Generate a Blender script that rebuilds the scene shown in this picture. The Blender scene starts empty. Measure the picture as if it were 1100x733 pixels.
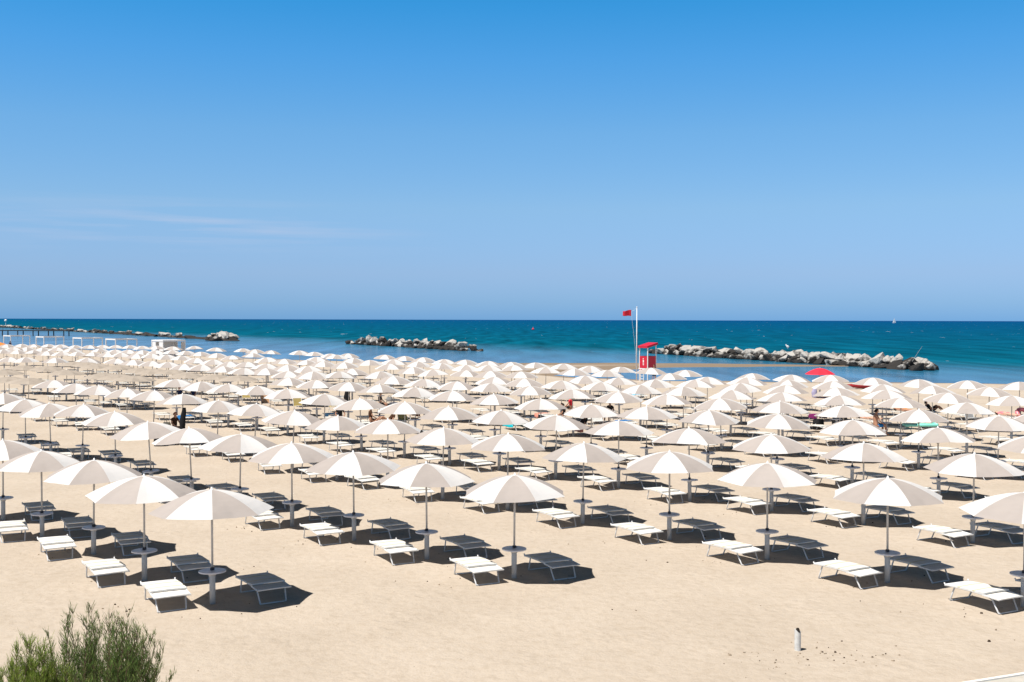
import bpy, bmesh, math, random
import numpy as np
from mathutils import Vector, Matrix, Euler, noise

R = math.radians
rnd = random.Random(11)
scene = bpy.context.scene
col = scene.collection

# ------------------------------------------------------------------ camera
CAM_H = 6.0
cam = bpy.data.cameras.new('camera')
cam.sensor_width = 36.0
cam.lens = 39.27
cam.clip_start = 0.1
cam.clip_end = 200000
cam_o = bpy.data.objects.new('camera', cam)
col.objects.link(cam_o)
cam_o.matrix_world = (Matrix.Translation((0, 0, CAM_H)) @ Matrix.Rotation(R(90 - 1.087), 4, 'X')
                      @ Matrix.Rotation(R(0.149), 4, 'Z'))
scene.camera = cam_o

# ------------------------------------------------------------------ light
SUN_EL = R(65)
SUN_DIR = Vector((-0.80, -0.60, 0)).normalized()        # where the sun stands, seen from above
scene.view_settings.view_transform = 'Standard'
scene.view_settings.look = 'None'
scene.view_settings.exposure = 0.4
scene.view_settings.gamma = 1.0
scene.view_settings.use_curve_mapping = False

world = bpy.data.worlds.new('World')
scene.world = world
world.use_nodes = True
wn, wl = world.node_tree.nodes, world.node_tree.links
wn.clear()
w_out = wn.new('ShaderNodeOutputWorld')
w_bg = wn.new('ShaderNodeBackground')
w_bg.inputs['Strength'].default_value = 0.05
sky = wn.new('ShaderNodeTexSky')
sky.sky_type = 'NISHITA'
sky.sun_disc = False
sky.sun_elevation = SUN_EL
sky.sun_rotation = math.atan2(SUN_DIR.x, SUN_DIR.y)
sky.altitude = 0
sky.air_density = 1.0
sky.dust_density = 0.2
sky.ozone_density = 3.0
# a few thin wisps of high cloud low over the sea on the left
w_tc = wn.new('ShaderNodeTexCoord')
w_map = wn.new('ShaderNodeMapping')
w_map.inputs['Scale'].default_value = (5.0, 5.0, 95.0)
w_map.inputs['Location'].default_value = (0.35, 0.0, 0.6)
w_no = wn.new('ShaderNodeTexNoise')
w_no.inputs['Scale'].default_value = 1.0
w_no.inputs['Detail'].default_value = 5
w_no.inputs['Roughness'].default_value = 0.55
w_rmp = wn.new('ShaderNodeMapRange')
w_rmp.inputs['From Min'].default_value = 0.46
w_rmp.inputs['From Max'].default_value = 0.80
w_sep = wn.new('ShaderNodeSeparateXYZ')


def wmath(op, a, b=None, clamp=False):
    n = wn.new('ShaderNodeMath')
    n.operation = op
    n.use_clamp = clamp
    for i, v in enumerate((a, b)):
        if v is None:
            continue
        if isinstance(v, (int, float)):
            n.inputs[i].default_value = v
        else:
            wl.new(v, n.inputs[i])
    return n.outputs[0]


def wband(v, c, half):
    return wmath('SUBTRACT', 1.0, wmath('MULTIPLY', wmath('ABSOLUTE', wmath('SUBTRACT', v, c)), 1.0 / half), clamp=True)


wl.new(w_tc.outputs['Generated'], w_map.inputs['Vector'])
wl.new(w_map.outputs[0], w_no.inputs['Vector'])
wl.new(w_no.outputs['Fac'], w_rmp.inputs['Value'])
wl.new(w_tc.outputs['Generated'], w_sep.inputs[0])
band = wmath('MULTIPLY', wband(w_sep.outputs['Z'], 0.079, 0.026), wband(w_sep.outputs['X'], -0.29, 0.24))
cloud = wmath('MULTIPLY', w_rmp.outputs[0], band, clamp=True)
cloud = wmath('MULTIPLY', cloud, 1.1, clamp=True)
# sky tint by height: clear blue low, upper sky darkened to cut fill light
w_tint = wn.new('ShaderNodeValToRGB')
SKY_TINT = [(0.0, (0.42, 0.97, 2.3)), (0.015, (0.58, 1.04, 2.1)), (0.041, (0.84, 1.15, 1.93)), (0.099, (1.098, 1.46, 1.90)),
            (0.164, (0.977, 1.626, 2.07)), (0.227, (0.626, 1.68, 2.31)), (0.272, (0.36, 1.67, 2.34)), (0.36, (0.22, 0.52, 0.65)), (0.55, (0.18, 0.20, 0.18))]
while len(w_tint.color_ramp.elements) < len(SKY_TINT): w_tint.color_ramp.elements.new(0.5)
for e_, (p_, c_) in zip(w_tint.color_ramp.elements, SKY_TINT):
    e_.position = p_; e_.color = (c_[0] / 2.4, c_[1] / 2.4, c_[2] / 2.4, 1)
w_mul = wn.new('ShaderNodeVectorMath'); w_mul.operation = 'MULTIPLY'
w_scl = wn.new('ShaderNodeVectorMath'); w_scl.operation = 'SCALE'; w_scl.inputs['Scale'].default_value = 2.4
w_mix = wn.new('ShaderNodeMixRGB')
w_mix.inputs['Color2'].default_value = (8.0, 9.2, 12.0, 1)
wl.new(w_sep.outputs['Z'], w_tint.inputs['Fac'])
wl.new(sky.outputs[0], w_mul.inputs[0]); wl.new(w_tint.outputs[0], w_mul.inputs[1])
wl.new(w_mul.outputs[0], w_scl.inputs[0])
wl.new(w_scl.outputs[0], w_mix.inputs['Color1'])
wl.new(cloud, w_mix.inputs['Fac'])
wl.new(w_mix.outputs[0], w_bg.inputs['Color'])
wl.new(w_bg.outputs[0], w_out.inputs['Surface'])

sun = bpy.data.lights.new('sun', 'SUN')
sun.energy = 5.0
sun.angle = R(0.53)
sun.color = (1.0, 0.95, 0.88)
sun_o = bpy.data.objects.new('sun', sun)
col.objects.link(sun_o)
to_sun = Vector((SUN_DIR.x * math.cos(SUN_EL), SUN_DIR.y * math.cos(SUN_EL), math.sin(SUN_EL)))
sun_o.rotation_euler = to_sun.to_track_quat('Z', 'Y').to_euler()
sun_o.location = (-30, -20, 60)


# ------------------------------------------------------------------ helpers
def tag(o, label=None, cat=None, group=None, kind=None):
    if label: o['label'] = label
    if cat: o['category'] = cat
    if group: o['group'] = group
    if kind: o['kind'] = kind
    return o


def empty(name, loc, rz=0.0):
    o = bpy.data.objects.new(name, None)
    o.empty_display_size = 0.2
    o.location = loc
    o.rotation_euler = (0, 0, rz)
    col.objects.link(o)
    return o


def copy_tree(o, parent=None):
    c = o.copy()
    col.objects.link(c)
    if parent is not None:
        c.parent = parent
    for ch in list(o.children):
        copy_tree(ch, c)
    return c


class MB:
    """collects quads and tubes, then links them as ONE mesh object"""

    def __init__(self):
        self.v, self.f, self.m = [], [], []

    def add(self, vs, fs, mi=0):
        o = len(self.v)
        self.v += [tuple(p) for p in vs]
        for f in fs:
            self.f.append(tuple(i + o for i in f))
            self.m.append(mi)

    def box(self, c, s, mi=0, rz=0.0, rot=None):
        x, y, z = s[0] / 2, s[1] / 2, s[2] / 2
        M = rot if rot is not None else Matrix.Rotation(rz, 3, 'Z')
        vs = [Vector(c) + M @ Vector(p) for p in
              ((-x, -y, -z), (x, -y, -z), (x, y, -z), (-x, y, -z), (-x, -y, z), (x, -y, z), (x, y, z), (-x, y, z))]
        self.add(vs, [(3, 2, 1, 0), (4, 5, 6, 7), (0, 1, 5, 4), (1, 2, 6, 5), (2, 3, 7, 6), (3, 0, 4, 7)], mi)

    def tube(self, pts, r, n=8, mi=0, cap=True):
        pts = [Vector(p) for p in pts]
        rs = r if isinstance(r, (list, tuple)) else [r] * len(pts)
        rings = []
        for i, p in enumerate(pts):
            d = (pts[min(i + 1, len(pts) - 1)] - pts[max(i - 1, 0)])
            if d.length < 1e-9: d = Vector((0, 0, 1))
            d.normalize()
            a = Vector((1, 0, 0)) if abs(d.x) < 0.8 else Vector((0, 1, 0))
            u = d.cross(a).normalized()
            w = d.cross(u)
            rings.append([p + (u * math.cos(2 * math.pi * k / n) + w * math.sin(2 * math.pi * k / n)) * rs[i] for k in range(n)])
        vs = [q for ring in rings for q in ring]
        fs = []
        for i in range(len(pts) - 1):
            for k in range(n):
                a, b = i * n + k, i * n + (k + 1) % n
                fs.append((a, b, b + n, a + n))
        if cap:
            fs.append(tuple(range(n - 1, -1, -1)))
            fs.append(tuple(range((len(pts) - 1) * n, len(pts) * n)))
        self.add(vs, fs, mi)

    def lathe(self, prof, n=20, mi=0, c=(0, 0, 0)):
        vs, fs = [], []
        for r, z in prof:
            for k in range(n):
                a = 2 * math.pi * k / n
                vs.append((c[0] + r * math.cos(a), c[1] + r * math.sin(a), c[2] + z))
        for i in range(len(prof) - 1):
            for k in range(n):
                a, b = i * n + k, i * n + (k + 1) % n
                fs.append((a, b, b + n, a + n))
        self.add(vs, fs, mi)

    def sheet(self, rows, mi=0, thick=0.0):
        """a grid of points; with a thickness it becomes a closed slab below the grid"""
        nr, nc = len(rows), len(rows[0])
        top = [Vector(p) for r_ in rows for p in r_]
        fs = [(i * nc + j, i * nc + j + 1, (i + 1) * nc + j + 1, (i + 1) * nc + j) for i in range(nr - 1) for j in range(nc - 1)]
        if thick <= 0:
            self.add(top, fs, mi)
            return
        n = nr * nc
        bot = [p - Vector((0, 0, thick)) for p in top]
        fb = [tuple(reversed([i + n for i in f])) for f in fs]
        edge = ([j for j in range(nc)] + [i * nc + nc - 1 for i in range(1, nr)]
                + [(nr - 1) * nc + j for j in range(nc - 2, -1, -1)] + [i * nc for i in range(nr - 2, 0, -1)])
        fe = [(edge[(k + 1) % len(edge)], edge[k], edge[k] + n, edge[(k + 1) % len(edge)] + n) for k in range(len(edge))]
        self.add(top + bot, fs + fb + fe, mi)

    def mesh(self, name, mats, smooth=False):
        me = bpy.data.meshes.new(name)
        me.from_pydata(self.v, [], self.f)
        for m in (mats if isinstance(mats, (list, tuple)) else [mats]):
            me.materials.append(m)
        me.polygons.foreach_set('material_index', self.m)
        if smooth:
            me.polygons.foreach_set('use_smooth', [True] * len(me.polygons))
        bm = bmesh.new(); bm.from_mesh(me)
        bmesh.ops.recalc_face_normals(bm, faces=bm.faces)
        bm.to_mesh(me); bm.free()
        me.update()
        return me

    def build(self, name, mats, parent=None, smooth=False, loc=None):
        o = bpy.data.objects.new(name, self.mesh(name, mats, smooth))
        col.objects.link(o)
        if parent is not None: o.parent = parent
        if loc is not None: o.location = loc
        return o


# ------------------------------------------------------------------ materials
def mat(name, color, rough=0.6, spec=0.3, var=0.0, vscale=3.0, bump=0.0, bscale=20.0, metal=0.0, coords='Object', detail=4.0, per_obj=0.0):
    m = bpy.data.materials.new(name)
    m.use_nodes = True
    nt = m.node_tree
    b = nt.nodes['Principled BSDF']
    b.inputs['Base Color'].default_value = (*color, 1)
    b.inputs['Roughness'].default_value = rough
    b.inputs['Specular IOR Level'].default_value = spec
    b.inputs['Metallic'].default_value = metal
    tc = nt.nodes.new('ShaderNodeTexCoord')
    out = None
    if var > 0:
        n = nt.nodes.new('ShaderNodeTexNoise')
        n.inputs['Scale'].default_value = vscale
        n.inputs['Detail'].default_value = detail
        nt.links.new(tc.outputs[coords], n.inputs['Vector'])
        r = nt.nodes.new('ShaderNodeValToRGB')
        r.color_ramp.elements[0].position = 0.3
        r.color_ramp.elements[1].position = 0.7
        r.color_ramp.elements[0].color = tuple(max(0, c * (1 - var)) for c in color) + (1,)
        r.color_ramp.elements[1].color = tuple(min(1, c * (1 + var)) for c in color) + (1,)
        nt.links.new(n.outputs['Fac'], r.inputs['Fac'])
        out = r.outputs['Color']
        nt.links.new(out, b.inputs['Base Color'])
    if per_obj > 0:
        oi = nt.nodes.new('ShaderNodeObjectInfo')
        mr = nt.nodes.new('ShaderNodeMapRange')
        mr.inputs['To Min'].default_value = 1 - per_obj
        mr.inputs['To Max'].default_value = 1 + per_obj * 0.3
        nt.links.new(oi.outputs['Random'], mr.inputs['Value'])
        h = nt.nodes.new('ShaderNodeHueSaturation')
        nt.links.new(mr.outputs[0], h.inputs['Value'])
        if out: nt.links.new(out, h.inputs['Color'])
        else: h.inputs['Color'].default_value = (*color, 1)
        nt.links.new(h.outputs[0], b.inputs['Base Color'])
    if bump > 0:
        n2 = nt.nodes.new('ShaderNodeTexNoise')
        n2.inputs['Scale'].default_value = bscale
        n2.inputs['Detail'].default_value = 5
        nt.links.new(tc.outputs[coords], n2.inputs['Vector'])
        bp = nt.nodes.new('ShaderNodeBump')
        bp.inputs['Strength'].default_value = bump
        bp.inputs['Distance'].default_value = 0.02
        nt.links.new(n2.outputs['Fac'], bp.inputs['Height'])
        nt.links.new(bp.outputs[0], b.inputs['Normal'])
    return m


M = {
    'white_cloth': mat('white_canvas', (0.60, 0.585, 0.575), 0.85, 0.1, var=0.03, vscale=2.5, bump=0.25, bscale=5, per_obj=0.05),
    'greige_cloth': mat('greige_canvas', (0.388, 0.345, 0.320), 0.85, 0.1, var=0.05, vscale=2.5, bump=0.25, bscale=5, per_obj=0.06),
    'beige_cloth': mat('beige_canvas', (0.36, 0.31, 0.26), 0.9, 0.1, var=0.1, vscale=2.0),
    'red_cloth': mat('red_canvas', (0.70, 0.035, 0.06), 0.8, 0.1, var=0.06),
    'orange_cloth': mat('orange_canvas', (0.75, 0.25, 0.06), 0.8, 0.1, var=0.06),
    'pole': mat('pole_metal', (0.52, 0.50, 0.47), 0.45, 0.4, var=0.1, vscale=6),
    'pedestal': mat('pedestal_plastic', (0.58, 0.56, 0.53), 0.55, 0.35, var=0.08, vscale=5),
    'table': mat('table_plastic', (0.62, 0.62, 0.66), 0.4, 0.4, var=0.06, vscale=4),
    'red_table': mat('red_table_plastic', (0.50, 0.04, 0.04), 0.4, 0.4, var=0.06, vscale=4),
    'dark_clip': mat('dark_clip', (0.05, 0.05, 0.06), 0.5, 0.3),
    'alu': mat('painted_tube', (0.66, 0.67, 0.68), 0.35, 0.5, var=0.06, vscale=8),
    'bed': mat('lounger_cloth', (0.69, 0.68, 0.645), 0.8, 0.15, var=0.06, vscale=6, bump=0.3, bscale=30, per_obj=0.08),
    'bed_yellow': mat('lounger_band_cloth', (0.60, 0.55, 0.40), 0.8, 0.15, var=0.06, vscale=6, bump=0.3, bscale=30),
    'khaki': mat('khaki_cloth', (0.46, 0.36, 0.14), 0.85, 0.1, var=0.1, vscale=6),
    'tan_cloth': mat('tan_cloth', (0.60, 0.36, 0.20), 0.85, 0.1, var=0.1, vscale=6),
    'white_paint': mat('white_paint', (0.80, 0.80, 0.80), 0.45, 0.4, var=0.03, vscale=3),
    'red_paint': mat('red_paint', (0.55, 0.015, 0.04), 0.45, 0.4, var=0.08, vscale=3),
    'grey_rag': mat('grey_cloth', (0.30, 0.30, 0.30), 0.9, 0.1),
    'black_cloth': mat('black_cloth', (0.018, 0.018, 0.020), 0.85, 0.1, var=0.2),
    'navy_cloth': mat('navy_cloth', (0.02, 0.035, 0.10), 0.85, 0.1, var=0.2),
    'blue_cloth': mat('blue_towel', (0.02, 0.14, 0.36), 0.9, 0.05, var=0.15, vscale=8),
    'sky_cloth': mat('pale_blue_towel', (0.20, 0.46, 0.68), 0.9, 0.05, var=0.15, vscale=8),
    'turq_cloth': mat('turquoise_towel', (0.02, 0.42, 0.50), 0.9, 0.05, var=0.12, vscale=8),
    'mint': mat('mint_vinyl', (0.25, 0.74, 0.60), 0.3, 0.5, var=0.03),
    'pink': mat('pink_vinyl', (0.80, 0.22, 0.26), 0.35, 0.5, var=0.05),
    'magenta': mat('magenta_towel', (0.16, 0.02, 0.10), 0.9, 0.05, var=0.1),
    'lavender': mat('lavender_cloth', (0.45, 0.42, 0.60), 0.9, 0.05, var=0.1),
    'coral_cloth': mat('coral_towel', (0.58, 0.24, 0.18), 0.9, 0.05, var=0.15, vscale=8),
    'brown_cloth': mat('brown_cloth', (0.07, 0.035, 0.022), 0.9, 0.05, var=0.2),
    'skin': mat('tanned_skin', (0.42, 0.22, 0.14), 0.5, 0.3, var=0.06),
    'skin_pale': mat('light_skin', (0.62, 0.38, 0.28), 0.5, 0.3, var=0.06),
    'hair': mat('dark_hair', (0.018, 0.012, 0.010), 0.6, 0.3),
    'red_hair': mat('auburn_hair', (0.16, 0.045, 0.02), 0.6, 0.3),
    'eye': mat('eye', (0.02, 0.02, 0.02), 0.2, 0.5),
    'wood_dark': mat('dark_timber', (0.05, 0.055, 0.06), 0.9, 0.1, var=0.2),
    'concrete': mat('pale_concrete', (0.48, 0.45, 0.40), 0.9, 0.1, var=0.1, vscale=4, bump=0.3, bscale=25),
    'kerb_paint': mat('white_kerb', (0.74, 0.72, 0.68), 0.8, 0.15, var=0.06, vscale=6),
    'rust': mat('broken_pipe_dark', (0.035, 0.028, 0.022), 0.9, 0.1),
    'plastic_pipe': mat('weathered_white_pipe', (0.64, 0.64, 0.62), 0.5, 0.3, var=0.15, vscale=12),
}


# parasol poles on the sand: x, y, turn of the canopy in degrees, row, kind
PARASOLS = [
    (-6.29,23.41,-22,1,'w'), (-8.41,25.5,15,1,'w'), (-10.65,28.36,40,1,'w'), (-12.85,30.48,-37,1,'w'), (-15.11,33.1,-15,1,'w'), (0.06,25.82,45,2,'w'),
    (-2.12,27.92,-40,2,'w'), (-4.28,30.28,-12,2,'w'), (-6.37,32.33,-8,2,'w'), (-8.55,34.99,22,2,'w'), (-10.61,37.02,8,2,'w'), (-12.57,38.97,-22,2,'w'),
    (-15.36,43.23,10,2,'w'), (-17.95,46.58,0,2,'w'), (-19.65,47.57,-40,2,'w'), (-21.79,49.98,40,2,'w'), (-24.4,53.44,-20,2,'w'), (10.77,23.37,20,3,'w'),
    (8.63,25.53,0,3,'w'), (6.43,27.99,40,3,'w'), (4.32,30.47,0,3,'w'), (2.09,32.78,-18,3,'w'), (-0.13,35.18,0,3,'w'), (-2.31,37.24,-20,3,'w'),
    (-4.45,39.98,-3,3,'w'), (-6.51,41.52,-20,3,'w'), (-8.63,43.76,10,3,'w'), (-10.92,47.24,40,3,'w'), (-12.99,49.14,45,3,'w'), (-15.72,53.38,-25,3,'w'),
    (-18.05,56.12,3,3,'w'), (-20,57.89,3,3,'w'), (-22.38,60.44,13,3,'w'), (-24.39,62.51,21,3,'w'), (-26.92,65.61,4,3,'w'), (12.5,30.18,-20,4,'w'),
    (10.39,32.88,-25,4,'w'), (8.19,35.08,0,4,'w'), (5.92,37.01,5,4,'w'), (3.82,39.85,-22,4,'w'), (1.66,42.18,20,4,'w'), (-0.51,44.48,45,4,'w'),
    (-2.56,46.04,-5,4,'w'), (-4.67,48.48,0,4,'w'), (-6.84,50.84,5,4,'w'), (-9.11,54.05,37,4,'w'), (-11.59,57.69,31,4,'w'), (-13.78,60.31,42,4,'w'),
    (-15.76,61.99,26,4,'w'), (-18,64.73,-32,4,'w'), (-20.03,66.68,34,4,'w'), (16.74,35.41,0,5,'w'), (14.46,37.7,40,5,'w'), (12.33,40.36,45,5,'w'),
    (10.16,42.78,0,5,'w'), (7.86,44.7,-10,5,'w'), (5.6,46.32,-20,5,'w'), (3.4,47.84,45,5,'w'), (1.33,51.14,19,5,'w'), (-0.8,53.96,-11,5,'w'),
    (-3,56.29,10,5,'w'), (-5.11,59.01,36,5,'w'), (-7.31,61.65,-15,5,'w'), (-9.42,64.16,-7,5,'w'), (-11.53,65.95,10,5,'w'), (-13.82,68.95,-12,5,'w'),
    (21.4,44.91,0,6,'w'), (18.58,42.61,45,6,'w'), (16.51,45.22,0,6,'w'), (14.14,47.37,-35,6,'w'), (11.87,49.58,-22,6,'w'), (9.68,51.45,0,6,'w'),
    (7.5,53.88,21,6,'w'), (5.36,55.97,-7,6,'w'), (3.17,57.54,25,6,'w'), (1.04,60.97,-2,6,'w'), (-1.22,63.58,-44,6,'w'), (-3.24,65.44,8,6,'w'),
    (-5.3,67.62,29,6,'w'), (-7.56,71.48,-5,6,'w'), (20.08,49.19,-43,7,'w'), (18.25,52.33,3,7,'w'), (15.88,53.94,33,7,'w'), (13.59,55.94,30,7,'w'),
    (11.34,57.8,35,7,'w'), (9.33,60.73,-28,7,'w'), (7.18,62.3,-38,7,'w'), (5.1,64.55,36,7,'w'), (2.94,66.65,35,7,'w'), (0.77,68.79,-3,7,'w'),
    (-1.08,70.4,14,7,'w'), (-3.34,80.19,0,7,'w'), (24.32,54.27,41,8,'w'), (21.95,56.21,0,8,'w'), (19.62,58.46,32,8,'w'), (17.5,59.99,-10,8,'w'),
    (15.27,62.04,17,8,'w'), (13.28,64.54,-43,8,'w'), (11.11,67.47,30,8,'w'), (8.82,68.32,-38,8,'w'), (6.74,69.99,41,8,'w'), (4.75,72.12,-43,8,'w'),
    (26,60.86,2,9,'w'), (23.32,61.78,-13,9,'w'), (21.14,63.67,35,9,'w'), (19.25,66.72,13,9,'w'), (16.91,68.29,-7,9,'w'), (14.87,70.64,30,9,'w'),
    (12.47,71.33,31,9,'w'), (10.82,76.02,-5,9,'w'), (30.24,66.33,-23,10,'w'), (27.8,67.96,1,10,'w'), (25.19,69.13,-22,10,'w'), (22.97,71.05,-5,10,'w'),
    (21.14,73.98,2,10,'w'), (18.67,74.74,31,10,'w'), (16.47,76.33,-12,10,'w'), (12.62,81.12,-7,10,'w'), (10.46,84.16,3,10,'w'), (8.38,86.22,-32,10,'w'),
    (6.87,80.94,-42,10,'w'), (6.14,87.66,27,11,'w'), (4.27,92.44,42,11,'w'), (2.01,94.74,-29,11,'w'), (0,95.45,-6,11,'w'), (-2.04,97.92,19,11,'w'),
    (-4.21,101.01,-17,11,'w'), (-6.19,102.07,38,11,'w'), (-8.48,107.03,-11,11,'w'), (-10.61,110.19,-15,11,'w'), (-13.01,113.83,-4,11,'w'), (4.61,82.83,-22,12,'w'),
    (2.56,84.67,41,12,'w'), (0.28,89.1,10,12,'w'), (-1.85,88.97,38,12,'w'), (-3.66,89.22,44,12,'w'), (-5.95,93.16,-33,12,'w'), (-8.09,96.17,-32,12,'w'),
    (-10.68,100.53,31,12,'w'), (0.65,77.79,-4,13,'w'), (-1.46,78.53,-3,13,'w'), (-5.61,81.12,41,13,'w'), (-7.48,85.23,-17,13,'w'), (-9.9,90.9,11,13,'w'),
    (-12.55,98.76,-24,13,'w'), (-9.18,78.09,-35,14,'w'), (-11.71,81.85,-2,14,'w'), (-15.68,86.27,38,14,'w'), (-17.67,87.94,-18,14,'w'), (-19.86,90.24,27,14,'w'),
    (-22.2,93.9,12,14,'w'), (-14.12,94.46,-11,15,'w'), (-16.38,96.9,-17,15,'w'), (-14.87,104.68,-30,15,'w'), (-17.85,113.43,-41,15,'w'), (-18.76,107.57,22,15,'w'),
    (-18.14,98.35,-21,15,'w'), (-20.71,101.72,-5,15,'w'), (-23.12,105.88,28,15,'w'), (-27.62,119,-22,15,'w'), (-30.74,133.92,-10,16,'w'), (-27.87,128.85,-2,16,'w'),
    (-24.43,128.39,37,16,'w'), (-21.9,123.72,-35,16,'w'), (-19.1,117.42,34,16,'w'), (-17.45,118.89,-1,16,'w'), (-11.92,77.08,30,17,'w'), (-13.71,76.98,-29,17,'w'),
    (-15.53,77.72,8,17,'w'), (-18.14,82.42,-8,17,'w'), (-19.76,82.32,21,17,'w'), (-22.13,85.51,-11,17,'w'), (-24.54,88.6,14,17,'w'), (-26.25,89.81,-1,17,'w'),
    (-28.75,93.45,36,17,'w'), (-30.87,95.86,8,17,'w'), (-33.46,98.85,-8,17,'w'), (-23.93,95.05,8,18,'w'), (-26.56,99.36,27,18,'w'), (-29.23,103.58,7,18,'w'),
    (-32.67,110.41,-41,18,'w'), (-27.78,111.1,7,19,'w'), (-31.36,118.67,-26,19,'w'), (-34.33,123.3,-20,19,'w'), (-33.26,138.08,-45,19,'w'), (-37.23,140.46,16,19,'w'),
    (-42.49,149.49,34,19,'w'), (-44.49,146.62,20,19,'w'), (-35.77,101.01,10,30,'w'), (-39,102.46,26,30,'w'), (-42.12,102.97,-17,30,'w'), (-44.99,103.39,-41,30,'w'),
    (-46.86,104.27,13,30,'w'), (-34.96,113.07,39,30,'w'), (-37.26,115.66,21,30,'w'), (-38.91,116.04,-9,30,'w'), (-41.45,118.52,24,30,'w'), (-43.08,119.1,-2,30,'w'),
    (-44.95,119.75,-16,30,'w'), (-47.1,121.15,-37,30,'w'), (-49.52,122.92,30,30,'w'), (-51.68,124.19,-9,30,'w'), (-54.7,127.69,-30,30,'w'), (-57.25,129.08,-14,30,'w'),
    (-59.27,130.31,-40,30,'w'), (-37.09,127.26,-41,30,'w'), (-39.06,128.2,43,30,'w'), (-40.98,128.9,20,30,'w'), (-42.72,129.33,-20,30,'w'), (-44.74,130.46,10,30,'w'),
    (-46.75,131.52,28,30,'w'), (-49.73,134.82,-39,30,'w'), (-53.74,136.36,-44,30,'w'), (-56.49,138.63,16,30,'w'), (-58.4,139.01,-30,30,'w'), (-61.59,141.79,-24,30,'w'),
    (-62.7,140.62,19,30,'w'), (-65.67,142.53,-7,30,'w'), (-47.97,150.55,-15,30,'w'), (-49.42,149.31,39,30,'w'), (-52.06,152.37,-43,30,'w'), (-54.26,153.1,22,30,'w'),
    (-56,152.91,23,30,'w'), (-57.27,151.55,7,30,'w'), (-59.5,152.21,-39,30,'w'), (-62.95,156.02,33,30,'w'), (-65.12,156.97,-31,30,'w'), (-66.95,156.44,-2,30,'w'),
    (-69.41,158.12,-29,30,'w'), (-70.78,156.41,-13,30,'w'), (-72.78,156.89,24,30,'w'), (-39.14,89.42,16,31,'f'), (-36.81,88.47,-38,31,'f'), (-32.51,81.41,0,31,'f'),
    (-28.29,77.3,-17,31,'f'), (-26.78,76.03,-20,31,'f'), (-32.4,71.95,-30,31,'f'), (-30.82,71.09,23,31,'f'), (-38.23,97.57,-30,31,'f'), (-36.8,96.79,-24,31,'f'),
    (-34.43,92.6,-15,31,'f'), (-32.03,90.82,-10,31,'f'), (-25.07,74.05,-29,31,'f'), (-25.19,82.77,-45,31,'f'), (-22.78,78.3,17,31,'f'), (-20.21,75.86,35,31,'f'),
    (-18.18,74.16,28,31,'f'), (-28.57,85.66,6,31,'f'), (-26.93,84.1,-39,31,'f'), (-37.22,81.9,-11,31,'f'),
]

# ------------------------------------------------------------------ ground: sand sheet
SEA_Z = -0.12
SHORE = [(400, -120), (400, 92), (110, 96), (75, 102), (53, 108), (41, 110), (25, 112), (14, 113.5), (7, 119), (4.5, 123),
         (8, 129), (13, 137), (19, 143.5), (30, 147), (40, 149), (47, 150.5), (49, 152), (39, 155), (28, 158), (15, 160), (0, 157.5),
         (-6.5, 157.5), (-17, 161), (-32, 167), (-43, 176), (-61, 197), (-100, 238), (-200, 345), (-400, 560), (-800, 940), (-1200, -120)]


def shore_sd(P):
    """signed distance to the shoreline, positive on land"""
    poly = np.array(SHORE, float)
    A, B = poly, np.roll(poly, -1, 0)
    best = np.full(len(P), 1e18)
    inside = np.zeros(len(P), bool)
    for a, b in zip(A, B):
        ab = b - a
        t = np.clip(((P - a) @ ab) / (ab @ ab), 0, 1)
        d = ((P - (a + t[:, None] * ab)) ** 2).sum(1)
        best = np.minimum(best, d)
        c = (a[1] > P[:, 1]) != (b[1] > P[:, 1])
        with np.errstate(divide='ignore', invalid='ignore'):
            xi = (b[0] - a[0]) * (P[:, 1] - a[1]) / (b[1] - a[1]) + a[0]
        inside ^= c & (P[:, 0] < xi)
    return np.where(inside, 1, -1) * np.sqrt(best)


def axis(parts):
    out = []
    for a, b, st in parts:
        out += list(np.arange(a, b, st))
    out.append(parts[-1][1])
    return np.array(out)


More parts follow.
